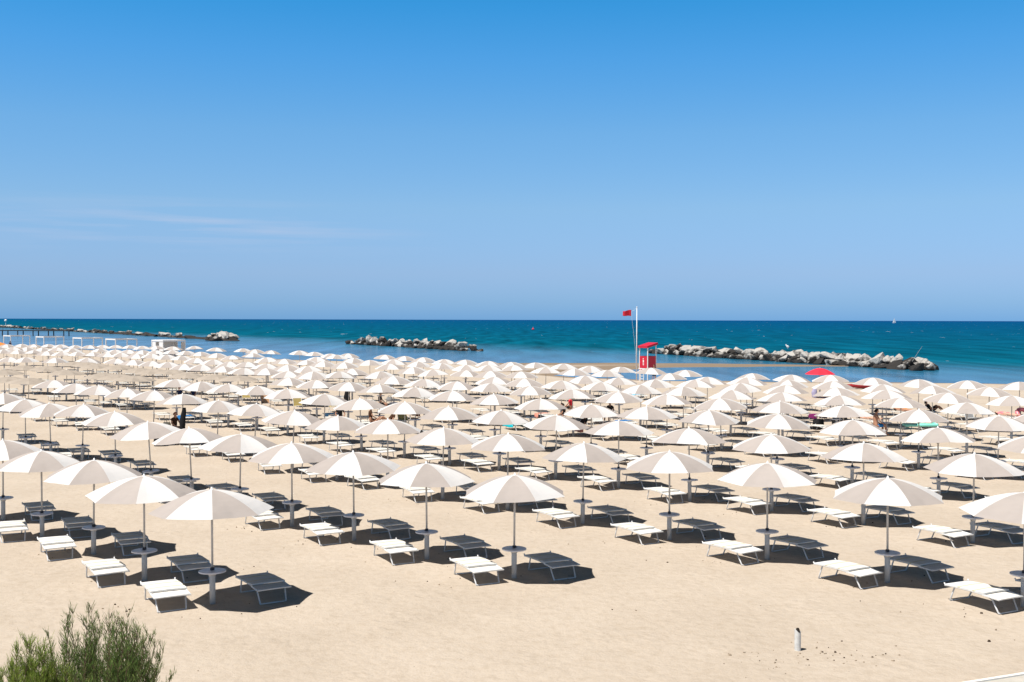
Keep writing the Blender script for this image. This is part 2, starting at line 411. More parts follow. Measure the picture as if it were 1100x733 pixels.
def build_sand():
    xs = axis([(-900, -200, 50), (-200, -125, 5), (-125, -16, 1.2), (-16, 16, 0.22), (16, 70, 1.2), (70, 130, 5), (130, 380, 25)])
    ys = axis([(-80, 12, 4), (12, 18, 0.5), (18, 36, 0.22), (36, 60, 0.7), (60, 105, 1.5), (105, 165, 1.0), (165, 260, 2.5), (260, 900, 40)])
    nx, ny = len(xs), len(ys)
    X, Y = np.meshgrid(xs, ys)
    P = np.c_[X.ravel(), Y.ravel()]
    sd = shore_sd(P)
    sd += np.array([noise.noise((p[0] * 0.15, p[1] * 0.15, 3.0)) * 1.5 for p in P]) * (np.abs(sd) < 12)
    slope = np.where((P[:, 1] > 128) & (P[:, 0] > -4), 0.007, 0.030)
    z = SEA_Z + np.clip(sd * slope, -1.5, 0.12)
    near = np.clip((60 - P[:, 1]) / 25, 0, 1) * (sd > 8)
    for i in np.nonzero(near > 0)[0]:
        x, y = P[i]
        n1 = noise.fractal((x * 1.1, y * 1.1, 0.3), 1.0, 2.0, 4)
        n2 = noise.noise((x * 0.25, y * 0.25, 7.0))
        z[i] += near[i] * (0.022 * n1 + 0.014 * n2)
    me = bpy.data.meshes.new('sand')
    idx = np.arange(nx * ny).reshape(ny, nx)
    q = np.stack([idx[:-1, :-1], idx[:-1, 1:], idx[1:, 1:], idx[1:, :-1]], -1).reshape(-1, 4)
    me.from_pydata(np.c_[P, z].tolist(), [], q.tolist())
    me.polygons.foreach_set('use_smooth', [True] * len(me.polygons))
    m = bpy.data.materials.new('beach_sand')
    m.use_nodes = True
    nt = m.node_tree
    N, L = nt.nodes, nt.links
    b = N['Principled BSDF']
    b.inputs['Roughness'].default_value = 0.95
    b.inputs['Specular IOR Level'].default_value = 0.1
    geo = N.new('ShaderNodeNewGeometry')
    n1 = N.new('ShaderNodeTexNoise'); n1.inputs['Scale'].default_value = 0.35; n1.inputs['Detail'].default_value = 6
    n2 = N.new('ShaderNodeTexNoise'); n2.inputs['Scale'].default_value = 4.0; n2.inputs['Detail'].default_value = 8; n2.inputs['Roughness'].default_value = 0.7
    for n in (n1, n2): L.new(geo.outputs['Position'], n.inputs['Vector'])
    r1 = N.new('ShaderNodeValToRGB')
    r1.color_ramp.elements[0].position = 0.35; r1.color_ramp.elements[0].color = (0.452, 0.384, 0.312, 1)
    r1.color_ramp.elements[1].position = 0.68; r1.color_ramp.elements[1].color = (0.492, 0.422, 0.347, 1)
    L.new(n1.outputs['Fac'], r1.inputs['Fac'])
    r2 = N.new('ShaderNodeValToRGB')
    r2.color_ramp.elements[0].position = 0.30; r2.color_ramp.elements[0].color = (0.88, 0.86, 0.83, 1)
    r2.color_ramp.elements[1].position = 0.55; r2.color_ramp.elements[1].color = (1, 1, 1, 1)
    L.new(n2.outputs['Fac'], r2.inputs['Fac'])
    mul = N.new('ShaderNodeMixRGB'); mul.blend_type = 'MULTIPLY'; mul.inputs['Fac'].default_value = 1
    L.new(r1.outputs[0], mul.inputs['Color1']); L.new(r2.outputs[0], mul.inputs['Color2'])
    sep = N.new('ShaderNodeSeparateXYZ'); L.new(geo.outputs['Position'], sep.inputs[0])
    wet = N.new('ShaderNodeMapRange')
    wet.inputs['From Min'].default_value = -0.03; wet.inputs['From Max'].default_value = -0.075
    L.new(sep.outputs['Z'], wet.inputs['Value'])
    mx = N.new('ShaderNodeMixRGB'); mx.inputs['Color2'].default_value = (0.23, 0.175, 0.125, 1)
    L.new(wet.outputs[0], mx.inputs['Fac']); L.new(mul.outputs[0], mx.inputs['Color1'])
    L.new(mx.outputs[0], b.inputs['Base Color'])
    n3 = N.new('ShaderNodeTexNoise'); n3.inputs['Scale'].default_value = 5.5; n3.inputs['Detail'].default_value = 9; n3.inputs['Roughness'].default_value = 0.62
    L.new(geo.outputs['Position'], n3.inputs['Vector'])
    bp = N.new('ShaderNodeBump'); bp.inputs['Strength'].default_value = 0.7; bp.inputs['Distance'].default_value = 0.06
    nc = N.new('ShaderNodeTexNoise'); nc.inputs['Scale'].default_value = 0.55; nc.inputs['Detail'].default_value = 3
    L.new(geo.outputs['Position'], nc.inputs['Vector'])
    cm = N.new('ShaderNodeMapRange'); cm.inputs['From Min'].default_value = 0.52; cm.inputs['From Max'].default_value = 0.66
    L.new(nc.outputs['Fac'], cm.inputs['Value'])
    vo = N.new('ShaderNodeTexVoronoi'); vo.inputs['Scale'].default_value = 5.0; vo.feature = 'SMOOTH_F1'
    L.new(geo.outputs['Position'], vo.inputs['Vector'])
    pit = N.new('ShaderNodeMath'); pit.operation = 'MULTIPLY'
    L.new(cm.outputs[0], pit.inputs[0]); L.new(vo.outputs['Distance'], pit.inputs[1])
    ht = N.new('ShaderNodeMath'); ht.operation = 'MULTIPLY_ADD'; ht.inputs[1].default_value = 0.9
    L.new(pit.outputs[0], ht.inputs[0]); L.new(n3.outputs['Fac'], ht.inputs[2])
    L.new(ht.outputs[0], bp.inputs['Height']); L.new(bp.outputs[0], b.inputs['Normal'])
    me.materials.append(m)
    o = bpy.data.objects.new('sand', me)
    col.objects.link(o)
    tag(o, 'pale peach coloured dry beach sand running down to the sea', 'beach', kind='structure')
    return o


build_sand()


# ------------------------------------------------------------------ sea
def build_sea():
    xs = axis([(-60000, -3000, 9500), (-3000, -400, 260), (-400, 400, 20), (400, 3000, 260), (3000, 60000, 9500)])
    ys = axis([(60, 400, 17), (400, 3000, 130), (3000, 100000, 9700)])
    nx, ny = len(xs), len(ys)
    X, Y = np.meshgrid(xs, ys)
    me = bpy.data.meshes.new('sea')
    idx = np.arange(nx * ny).reshape(ny, nx)
    q = np.stack([idx[:-1, :-1], idx[:-1, 1:], idx[1:, 1:], idx[1:, :-1]], -1).reshape(-1, 4)
    me.from_pydata(np.c_[X.ravel(), Y.ravel(), np.full(nx * ny, SEA_Z)].tolist(), [], q.tolist())
    m = bpy.data.materials.new('sea_water')
    m.use_nodes = True
    nt = m.node_tree
    N, L = nt.nodes, nt.links
    N.clear()
    out = N.new('ShaderNodeOutputMaterial')
    geo = N.new('ShaderNodeNewGeometry')
    sep = N.new('ShaderNodeSeparateXYZ'); L.new(geo.outputs['Position'], sep.inputs[0])

    def math_(op, a, b=None, clamp=False):
        n = N.new('ShaderNodeMath'); n.operation = op; n.use_clamp = clamp
        for i, v in enumerate((a, b)):
            if v is None: continue
            if isinstance(v, (int, float)): n.inputs[i].default_value = v
            else: L.new(v, n.inputs[i])
        return n.outputs[0]

    # distance out to sea, across the shore (the breakwaters lie at about 205)
    nl = N.new('ShaderNodeTexNoise'); nl.inputs['Scale'].default_value = 0.02; nl.inputs['Detail'].default_value = 4
    L.new(geo.outputs['Position'], nl.inputs['Vector'])
    off = math_('ADD', math_('MULTIPLY', sep.outputs['X'], 0.83), math_('MULTIPLY', sep.outputs['Y'], 0.56))
    off = math_('ADD', off, math_('MULTIPLY', math_('SUBTRACT', nl.outputs['Fac'], 0.5), 26.0))
    lg = math_('LOGARITHM', math_('MAXIMUM', off, 20.0), 10.0)
    ramp = N.new('ShaderNodeValToRGB')
    cr = ramp.color_ramp
    stops = [(1.80, (0.085, 0.19, 0.33)), (1.98, (0.05, 0.155, 0.29)), (2.08, (0.016, 0.125, 0.22)), (2.17, (0.0010, 0.085, 0.140)),
             (2.45, (0.0006, 0.074, 0.140)), (2.9, (0.0005, 0.066, 0.150)), (3.6, (0.0005, 0.057, 0.160)), (4.6, (0.0005, 0.048, 0.165))]
    lo, hi = 1.7, 4.8
    while len(cr.elements) < len(stops): cr.elements.new(0.5)
    for e, (p, c) in zip(cr.elements, stops):
        e.position = (p - lo) / (hi - lo); e.color = (*c, 1)
    mr = N.new('ShaderNodeMapRange'); mr.inputs['From Min'].default_value = lo; mr.inputs['From Max'].default_value = hi
    L.new(lg, mr.inputs['Value']); L.new(mr.outputs[0], ramp.inputs['Fac'])
    # wave pattern, long crests roughly along the shore
    mp = N.new('ShaderNodeMapping'); mp.inputs['Rotation'].default_value = (0, 0, R(35)); mp.inputs['Scale'].default_value = (0.11, 0.5, 0.3)
    L.new(geo.outputs['Position'], mp.inputs['Vector'])
    nw = N.new('ShaderNodeTexNoise'); nw.inputs['Scale'].default_value = 1.0; nw.inputs['Detail'].default_value = 6; nw.inputs['Roughness'].default_value = 0.6
    L.new(mp.outputs[0], nw.inputs['Vector'])
    mp2 = N.new('ShaderNodeMapping'); mp2.inputs['Scale'].default_value = (0.22, 0.026, 0.02)
    L.new(geo.outputs['Position'], mp2.inputs['Vector'])
    ns = N.new('ShaderNodeTexNoise'); ns.inputs['Scale'].default_value = 1.0; ns.inputs['Detail'].default_value = 5
    L.new(mp2.outputs[0], ns.inputs['Vector'])
    vr = N.new('ShaderNodeMapRange'); vr.inputs['From Min'].default_value = 0.3; vr.inputs['From Max'].default_value = 0.7
    vr.inputs['To Min'].default_value = 0.50; vr.inputs['To Max'].default_value = 1.50
    L.new(math_('ADD', math_('MULTIPLY', nw.outputs['Fac'], 0.25), math_('MULTIPLY', ns.outputs['Fac'], 0.75)), vr.inputs['Value'])
    hs = N.new('ShaderNodeHueSaturation')
    L.new(ramp.outputs[0], hs.inputs['Color']); L.new(vr.outputs[0], hs.inputs['Value'])
    # foam flecks out beyond the breakwaters
    mp3 = N.new('ShaderNodeMapping'); mp3.inputs['Scale'].default_value = (0.22, 0.04, 0.1); mp3.inputs['Location'].default_value = (3.0, 1.0, 0)
    L.new(geo.outputs['Position'], mp3.inputs['Vector'])
    nf = N.new('ShaderNodeTexNoise'); nf.inputs['Scale'].default_value = 1.0; nf.inputs['Detail'].default_value = 3; nf.inputs['Roughness'].default_value = 0.6
    L.new(mp3.outputs[0], nf.inputs['Vector'])
    ff = N.new('ShaderNodeMapRange'); ff.inputs['From Min'].default_value = 0.716; ff.inputs['From Max'].default_value = 0.74
    L.new(nf.outputs['Fac'], ff.inputs['Value'])
    openm = N.new('ShaderNodeMapRange'); openm.inputs['From Min'].default_value = 2.08; openm.inputs['From Max'].default_value = 2.2
    L.new(lg, openm.inputs['Value'])
    foam = math_('MULTIPLY', ff.outputs[0], openm.outputs[0], True)
    mixf = N.new('ShaderNodeMixRGB'); mixf.inputs['Color2'].default_value = (0.75, 0.78, 0.8, 1)
    L.new(foam, mixf.inputs['Fac']); L.new(hs.outputs[0], mixf.inputs['Color1'])
    dif = N.new('ShaderNodeBsdfDiffuse'); L.new(mixf.outputs[0], dif.inputs['Color'])
    glo = N.new('ShaderNodeBsdfGlossy'); glo.inputs['Roughness'].default_value = 0.12
    bp = N.new('ShaderNodeBump'); bp.inputs['Distance'].default_value = 1.0
    bs = N.new('ShaderNodeMapRange'); bs.inputs['To Min'].default_value = 0.12; bs.inputs['To Max'].default_value = 0.7
    L.new(openm.outputs[0], bs.inputs['Value']); L.new(bs.outputs[0], bp.inputs['Strength'])
    L.new(nw.outputs['Fac'], bp.inputs['Height'])
    L.new(bp.outputs[0], glo.inputs['Normal'])
    gf = N.new('ShaderNodeMapRange'); gf.inputs['To Min'].default_value = 0.42; gf.inputs['To Max'].default_value = 0.018
    L.new(openm.outputs[0], gf.inputs['Value'])
    ms = N.new('ShaderNodeMixShader')
    L.new(gf.outputs[0], ms.inputs['Fac']); L.new(dif.outputs[0], ms.inputs[1]); L.new(glo.outputs[0], ms.inputs[2])
    L.new(ms.outputs[0], out.inputs['Surface'])
    me.materials.append(m)
    o = bpy.data.objects.new('sea', me)
    col.objects.link(o)
    tag(o, 'blue green sea reaching to the sharp horizon', 'sea', kind='structure')


build_sea()


# ------------------------------------------------------------------ breakwaters
def rock_material():
    m = bpy.data.materials.new('breakwater_rock')
    m.use_nodes = True
    nt = m.node_tree
    N, L = nt.nodes, nt.links
    b = N['Principled BSDF']
    b.inputs['Roughness'].default_value = 0.9
    b.inputs['Specular IOR Level'].default_value = 0.2
    geo = N.new('ShaderNodeNewGeometry')
    sep = N.new('ShaderNodeSeparateXYZ'); L.new(geo.outputs['Position'], sep.inputs[0])
    n = N.new('ShaderNodeTexNoise'); n.inputs['Scale'].default_value = 1.1; n.inputs['Detail'].default_value = 6
    L.new(geo.outputs['Position'], n.inputs['Vector'])
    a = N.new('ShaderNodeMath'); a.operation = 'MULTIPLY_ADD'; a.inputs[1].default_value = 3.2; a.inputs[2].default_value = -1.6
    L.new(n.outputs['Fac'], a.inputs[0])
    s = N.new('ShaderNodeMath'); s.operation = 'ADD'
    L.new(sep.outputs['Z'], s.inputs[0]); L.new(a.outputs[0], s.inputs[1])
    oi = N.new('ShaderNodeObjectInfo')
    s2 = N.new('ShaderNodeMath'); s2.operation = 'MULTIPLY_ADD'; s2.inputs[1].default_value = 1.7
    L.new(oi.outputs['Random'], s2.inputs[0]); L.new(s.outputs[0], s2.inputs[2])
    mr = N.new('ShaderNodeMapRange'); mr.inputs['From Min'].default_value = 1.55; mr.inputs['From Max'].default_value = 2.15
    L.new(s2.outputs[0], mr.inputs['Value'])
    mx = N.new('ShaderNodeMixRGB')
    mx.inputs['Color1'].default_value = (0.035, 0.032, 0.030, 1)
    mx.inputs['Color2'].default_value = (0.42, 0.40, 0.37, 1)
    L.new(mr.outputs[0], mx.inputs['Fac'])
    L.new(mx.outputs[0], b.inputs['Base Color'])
    n2 = N.new('ShaderNodeTexNoise'); n2.inputs['Scale'].default_value = 3; n2.inputs['Detail'].default_value = 6
    L.new(geo.outputs['Position'], n2.inputs['Vector'])
    bp = N.new('ShaderNodeBump'); bp.inputs['Strength'].default_value = 0.8; bp.inputs['Distance'].default_value = 0.2
    L.new(n2.outputs['Fac'], bp.inputs['Height']); L.new(bp.outputs[0], b.inputs['Normal'])
    return m


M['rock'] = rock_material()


def rock_mesh(seed):
    """an angular quarry block: the hull of scattered points, its edges worn a little"""
    r_ = random.Random(seed)
    bm = bmesh.new()
    for _ in range(15):
        v = Vector((r_.gauss(0, 1), r_.gauss(0, 1), r_.gauss(0, 1))).normalized() * r_.uniform(0.40, 0.56)
        v.x = max(-0.45, min(0.45, v.x * 1.15)); v.y = max(-0.40, min(0.40, v.y * 1.1)); v.z = max(-0.36, min(0.36, v.z))
        bm.verts.new(v)
    res = bmesh.ops.convex_hull(bm, input=bm.verts)
    bmesh.ops.delete(bm, geom=[g for g in res['geom_interior'] if isinstance(g, bmesh.types.BMVert)], context='VERTS')
    bmesh.ops.bevel(bm, geom=list(bm.edges), offset=0.022, segments=1, affect='EDGES')
    bmesh.ops.triangulate(bm, faces=[f for f in bm.faces if len(f.verts) > 4])
    bmesh.ops.subdivide_edges(bm, edges=[e for e in bm.edges if e.calc_length() > 0.18], cuts=2, use_grid_fill=True)
    for v in bm.verts:
        v.co += Vector((noise.noise(v.co * 6 + Vector((seed, 0, 0))), noise.noise(v.co * 6 + Vector((0, seed, 0))), noise.noise(v.co * 6 + Vector((0, 0, seed))))) * 0.035
    bmesh.ops.recalc_face_normals(bm, faces=bm.faces)
    me = bpy.data.meshes.new('boulder')
    bm.to_mesh(me); bm.free()
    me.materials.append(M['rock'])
    return me


ROCKS = [rock_mesh(s) for s in range(12)]


def breakwater(p0, p1, n, size, height, width, label, group, seed, base_label, long_=1.0):
    r_ = random.Random(seed)
    a, b = Vector((*p0, 0)), Vector((*p1, 0))
    d = (b - a); Ln = d.length; d.normalize()
    nrm = Vector((d.y, -d.x, 0))
    if nrm.y > 0: nrm = -nrm                                   # towards the beach
    # core of rubble that fills between the boulders
    core = MB()
    st = max(12, int(Ln / 3))
    rows = []
    for i in range(st + 1):
        t = i / st
        e = min(1, min(t, 1 - t) * st / 2.5 + 0.15)
        row = []
        for j in range(9):
            u = j / 8 * 2 - 1
            z = (height * (0.86 if long_ == 1.0 else 0.95) * e) * (1 - u * u) - 0.6 + (0.35 if long_ == 1.0 else 0.8) * noise.noise((i * 1.7, j * 1.3, seed))
            p = a + d * (t * Ln) + nrm * (u * width * 0.62)
            row.append((p.x, p.y, z))
        rows.append(row)
    core.sheet(rows)
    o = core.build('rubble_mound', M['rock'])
    tag(o, base_label, 'rubble', kind='structure')
    for k in range(n):
        layer = 0 if k < n * 0.42 else (1 if k < n * 0.72 else 2)
        m_ = [int(n * 0.42), int(n * 0.30), n - int(n * 0.42) - int(n * 0.30)][layer]
        kk = k - [0, int(n * 0.42), int(n * 0.42) + int(n * 0.30)][layer]
        t = (kk + 0.5 + r_.uniform(-0.3, 0.3)) / m_
        e = min(1, min(t, 1 - t) * Ln / 5 + 0.45)
        s = size * r_.uniform(0.75, 1.3) * (0.9 if layer == 0 else 1.05)
        off = [width * 0.5, 0.10 * width, -0.30 * width][layer] + r_.uniform(-0.12, 0.12) * width
        z = [0.10 * height, 0.62 * height, 0.45 * height][layer] * e + r_.uniform(-0.12, 0.12) * height
        p = a + d * (t * Ln) + nrm * off
        o = bpy.data.objects.new('boulder', r_.choice(ROCKS))
        o.location = (p.x, p.y, z)
        tl = 0.6 if long_ == 1.0 else 0.15
        o.rotation_euler = (r_.uniform(-tl, tl), r_.uniform(-tl, tl), r_.uniform(0, 6.28) if long_ == 1.0 else math.atan2(d.y, d.x) + r_.uniform(-0.3, 0.3))
        o.scale = (s * long_ * r_.uniform(1.0, 1.6), s * r_.uniform(0.85, 1.2), s * r_.uniform(0.62, 0.95))
        col.objects.link(o)
        tag(o, label, 'boulder', group)


breakwater((27.6, 206), (51.6, 138.8), 122, 1.72, 1.40, 3.6, 'pale topped dark grey boulder in the breakwater right of the red tower',
           'boulders of the right breakwater', 5, 'dark rubble core under the boulders of the right breakwater')
breakwater((-40.0, 281.5), (-8.4, 221), 76, 1.9, 1.40, 3.8, 'pale topped grey boulder in the short middle breakwater',
           'boulders of the middle breakwater', 9, 'dark rubble core under the boulders of the middle breakwater')
breakwater((-79, 313), (-84.5, 323), 20, 3.0, 2.1, 6.5, 'big pale boulder in the round near head of the left breakwater',
           'boulders at the head of the left breakwater', 12, 'dark rubble core under the near head of the left breakwater')
breakwater((-85, 326), (-420, 890), 82, 2.2, 1.0, 3.6, 'distant pale boulder in the long thin breakwater far out on the left',
           'boulders of the far left breakwater', 14, 'low rubble core of the long far left breakwater', 2.6)

g = MB()
g.tube([(0, -0.20, 0.30), (0, -0.10, 0.30), (0, 0.06, 0.34), (0, 0.18, 0.44), (0, 0.24, 0.50)], [0.03, 0.12, 0.15, 0.09, 0.03], 8)
g.tube([(0, 0.17, 0.44), (0, 0.21, 0.53), (0, 0.27, 0.54), (0, 0.36, 0.52)], [0.06, 0.08, 0.06, 0.015], 8)
g.tube([(0.04, 0, 0.22), (0.04, 0, 0)], 0.015, 5)
g.tube([(-0.04, 0, 0.22), (-0.04, 0, 0)], 0.015, 5)
o = g.build('gull', M['white_paint'], smooth=True, loc=(41.0, 166.0, 1.75))
o.rotation_euler = (0, 0, R(95)); o.scale = (1.1, 1.1, 1.15)
tag(o, 'white gull standing on top of the right breakwater', 'bird')
g = MB()
g.tube([(0, 0, 0), (0.7, 0.1, 1.1), (1.3, 0.2, 1.9)], [0.03, 0.02, 0.012], 6)
o = g.build('fishing_rod', M['grey_rag'], loc=(50.4, 140.5, 0.9))
tag(o, 'thin fishing rod leaning out at the right end of the breakwater', 'fishing rod')

# ------------------------------------------------------------------ far left: pier, beacon, gazebos
pier = empty('pier', (-200, 398, 0))
tag(pier, 'low dark timber pier on thin piles, far left before the long breakwater', 'pier')
pm = MB()
pm.box((0, 0, 1.75), (86, 3.0, 0.35))
pm.build('deck', M['wood_dark'], pier)
pr = MB()
for s in (-1.3, 1.3):
    pr.box((0, s, 2.75), (86, 0.08, 0.08))
    for k in range(22):
        pr.box((-42 + k * 4, s, 2.33), (0.08, 0.08, 0.8))
pr.build('railing', M['wood_dark'], pier)
for k in range(16):
    for s in (-1, 1):
        pl = MB(); pl.tube([(0, 0, -1.6), (0, 0, 1.58)], 0.19, 7)
        pl.build('pile', M['wood_dark'], pier, loc=(-41 + k * 5.45 + (0.9 if s > 0 else 0), s * 1.2, 0))
be = empty('beacon', (-378, 834, 0.6))
tag(be, 'small white round topped beacon at the left end of the long far breakwater', 'beacon')
b_ = MB(); b_.tube([(0, 0, 0), (0, 0, 3.2)], 0.22, 8); b_.build('mast', M['white_paint'], be)
b_ = MB(); b_.lathe([(0.01, 2.9), (0.8, 3.1), (1.0, 3.9), (0.7, 4.6), (0.01, 4.8)], 12); b_.build('lantern', M['white_paint'], be, smooth=True)


def gazebo(x, y, w, label, walls=False):
    g_ = empty('gazebo', (x, y, 0), R(-46))
    tag(g_, label, 'gazebo', 'white gazebo frames along the far left shore')
    h = w / 2
    for sx in (-1, 1):
        for sy in (-1, 1):
            p = MB(); p.box((0, 0, 1.28), (0.13, 0.13, 2.56)); p.build('post', M['white_paint'], g_, loc=(sx * h, sy * h, 0))
    t = MB()
    for s in (-1, 1):
        t.box((0, s * h, 2.66), (w + 0.15, 0.16, 0.2))
        t.box((s * h, 0, 2.664), (0.16, w - 0.17, 0.2))
    for k in range(5):
        t.box((-h + w * (k + 1) / 6, 0, 2.65), (0.08, w - 0.17, 0.12))
    t.build('roof_beams', M['white_paint'], g_)
    if walls:
        c = MB()
        for s in (-1, 1):
            for q in (0, 1):
                c.box((-h * 0.62 * (1 if q else -1), s * h, 1.28), (h * 0.60, 0.06, 2.4))
        c.box((-h, 0, 1.28), (0.06, w - 0.2, 2.4))
        c.build('curtains', M['white_paint'], g_)
        tp = MB(); tp.box((0, 0, 2.78), (w, w, 0.03)); tp.build('roof_cloth', M['white_paint'], g_)


gazebo(-96.0, 216.5, 3.6, 'white open gazebo frame at the far left shore, leftmost of the row')
gazebo(-84.6, 204.5, 3.6, 'white open gazebo frame, second from the left in the shore row')
gazebo(-73.5, 193.5, 3.6, 'white open gazebo frame in the middle of the far left shore row')
gazebo(-64.0, 183.0, 3.6, 'white open gazebo frame next to the curtained one on the far left shore')
gazebo(-52.9, 172.0, 3.6, 'white gazebo closed with cloth panels, rightmost of the shore row', True)

# ------------------------------------------------------------------ boat, buoy
sb = empty('sailboat', (1040, 3040, SEA_Z), R(12))
tag(sb, 'tiny white sailboat on the horizon at the right', 'sailboat')
h_ = MB()
h_.sheet([[(-5 + i, -1.3 * (1 - (abs(i - 4) / 6) ** 2.2), 1.0), (-5 + i, 1.3 * (1 - (abs(i - 4) / 6) ** 2.2), 1.0)] for i in range(11)], thick=1.1)
h_.build('hull', M['white_paint'], sb)
h_ = MB(); h_.tube([(0.5, 0, 1), (0.5, 0, 14.5)], 0.12, 6); h_.build('mast', M['white_paint'], sb)
h_ = MB(); h_.add([(0.3, 0.05, 2), (-4.6, 0.7, 2.1), (-2.4, 0.75, 7.0), (0.3, 0.05, 14)], [(0, 1, 2, 3)]); h_.build('mainsail', M['white_paint'], sb)
h_ = MB(); h_.add([(0.8, 0.05, 12), (5.2, 0, 1.5), (1.6, 0.8, 2.0)], [(0, 1, 2)]); h_.build('jib', M['white_paint'], sb)
h_ = MB(); h_.lathe([(0.01, -0.3), (0.7, -0.2), (0.85, 0.2), (0.5, 0.7), (0.12, 0.9), (0.1, 1.6), (0.01, 1.62)], 12)
o = h_.build('buoy', M['red_paint'], smooth=True, loc=(13.0, 690, 0))
tag(o, 'tiny red marker buoy on the open sea left of the flagpole', 'buoy')

# ------------------------------------------------------------------ lifeguard tower and flag
tw = empty('lifeguard_tower', (13.33, 109.6, 0), R(-52))
tag(tw, 'red and white lifeguard tower with sloping red roof by the lagoon', 'lifeguard tower')
TH = 0.56
for sx in (-1, 1):
    for sy in (-1, 1):
        hh = 3.44 + 0.16 * sy
        p = MB(); p.box((0, 0, hh / 2), (0.075, 0.075, hh)); p.build('post', M['white_paint'], tw, loc=(sx * TH, sy * TH, 0))
p = MB(); p.box((0, 0, 1.25), (1.26, 1.26, 0.08)); p.build('floor', M['white_paint'], tw)
p = MB()
for s in (-1, 1):
    p.box((0, s * (TH + 0.02), 1.90), (1.02, 0.03, 1.16))
    p.box((s * (TH + 0.02), 0, 1.90), (0.03, 1.02, 1.16))
cab = p.build('cabin_panels', M['red_paint'], tw)
p = MB()
for (xx, zz, ww, hh) in ((-0.02, 2.22, 0.10, 0.12), (0.0, 1.98, 0.15, 0.24), (-0.04, 1.70, 0.05, 0.24), (0.05, 1.70, 0.05, 0.24)):
    p.box((xx, -TH - 0.040, zz), (ww, 0.008, hh))
p.build('white_emblem', M['white_paint'], cab)
p = MB()
rot = Matrix.Rotation(R(13), 3, 'X')
p.box((0, 0, 3.60), (1.34, 1.50, 0.07), rot=rot)
for s in (-1, 1):
    p.box((s * 0.655, 0.02, 3.53), (0.03, 1.46, 0.16), rot=rot)
p.box((0, -0.72, 3.365), (1.28, 0.03, 0.16)); p.box((0, 0.72, 3.70), (1.28, 0.03, 0.16))
p.build('roof', M['red_paint'], tw)
p = MB()
for k in range(4): p.box((0, 0, 0.25 + 0.28 * k), (0.44, 0.05, 0.05))
for s in (-1, 1): p.box((s * 0.22, 0, 0.62), (0.05, 0.05, 1.2))
p.build('ladder', M['white_paint'], tw, loc=(-0.1, -TH - 0.10, 0))
p = MB()
p.box((0, TH, 0.72), (1.02, 0.05, 0.06))
for s in (-1, 1): p.box((s * TH, 0, 0.72), (0.05, 1.02, 0.06))
p.build('braces', M['white_paint'], tw)
p = MB(); p.box((-0.25, -TH - 0.05, 1.10), (0.46, 0.06, 0.20)); p.build('red_box', M['red_paint'], tw)

fp = empty('flagpole', (12.45, 111.5, 0))
tag(fp, 'tall thin white flagpole standing left of the red lifeguard tower', 'flagpole')
p = MB(); p.tube([(0, 0, -0.1), (0, 0, 4.0), (0, 0, 7.25)], [0.06, 0.05, 0.035], 8); p.build('pole', M['white_paint'], fp, smooth=True)
p = MB(); p.lathe([(0.01, 7.24), (0.06, 7.26), (0.06, 7.32), (0.01, 7.36)], 8); p.build('cap', M['white_paint'], fp)
p = MB(); p.tube([(-0.04, 0, 7.2), (-0.34, 0, 7.0), (-0.55, 0, 6.78), (-0.50, 0, 6.2), (-0.30, 0, 4.6), (-0.14, 0, 3.0), (-0.05, 0, 1.2)], 0.008, 5)
p.build('halyard', M['white_paint'], fp)
fl = MB()
rows = []
for i in range(13):
    t = i / 12
    y0 = 0.10 * math.sin(t * 7) * t
    rows.append([(-0.56 - 0.83 * t, y0 + 0.02 * j, 7.02 - 0.12 * t - (0.62 - 0.17 * t) * j / 6 + 0.03 * math.sin(t * 6)) for j in range(7)])
fl.sheet(rows, thick=0.006)
o = fl.build('flag', M['red_cloth'], smooth=True, loc=(12.45, 111.5, 0))
tag(o, 'small red flag flying to the left on the halyard of the flagpole', 'flag')

M['boat_red'] = mat('faded_dark_red_paint', (0.30, 0.015, 0.02), 0.5, 0.4, var=0.15, vscale=3)
# red rescue boat pulled up at the water's edge
rb = empty('rescue_boat', (30.9, 98.5, 0), R(12)); rb.scale = (0.8, 0.8, 0.8)
tag(rb, 'low red rescue rowboat lying on sand behind the red parasol', 'boat')
for s in (-1, 1):
    p = MB()
    prof = []
    for i in range(15):
        t = i / 14 * 2 - 1
        k = (1 - abs(t) ** 2.6) * 0.21 + 0.02
        prof.append(((t * 1.9, s * 0.5, 0.30 + 0.12 * abs(t) ** 3), k))
    p.tube([q[0] for q in prof], [q[1] for q in prof], 10)
    p.build('float', M['boat_red'], rb, smooth=True)
p = MB()
for x in (-0.8, 0, 0.8): p.box((x, 0, 0.52), (0.22, 1.15, 0.06))
p.box((0, 0, 0.70), (0.4, 0.8, 0.06)); p.box((0, 0, 0.62), (0.08, 0.6, 0.12))
p.build('bench', M['white_paint'], rb)

# ------------------------------------------------------------------ parasols
RC, RIM_Z, TOP_Z = 1.28, 1.96, 2.40
CANOPIES = {}


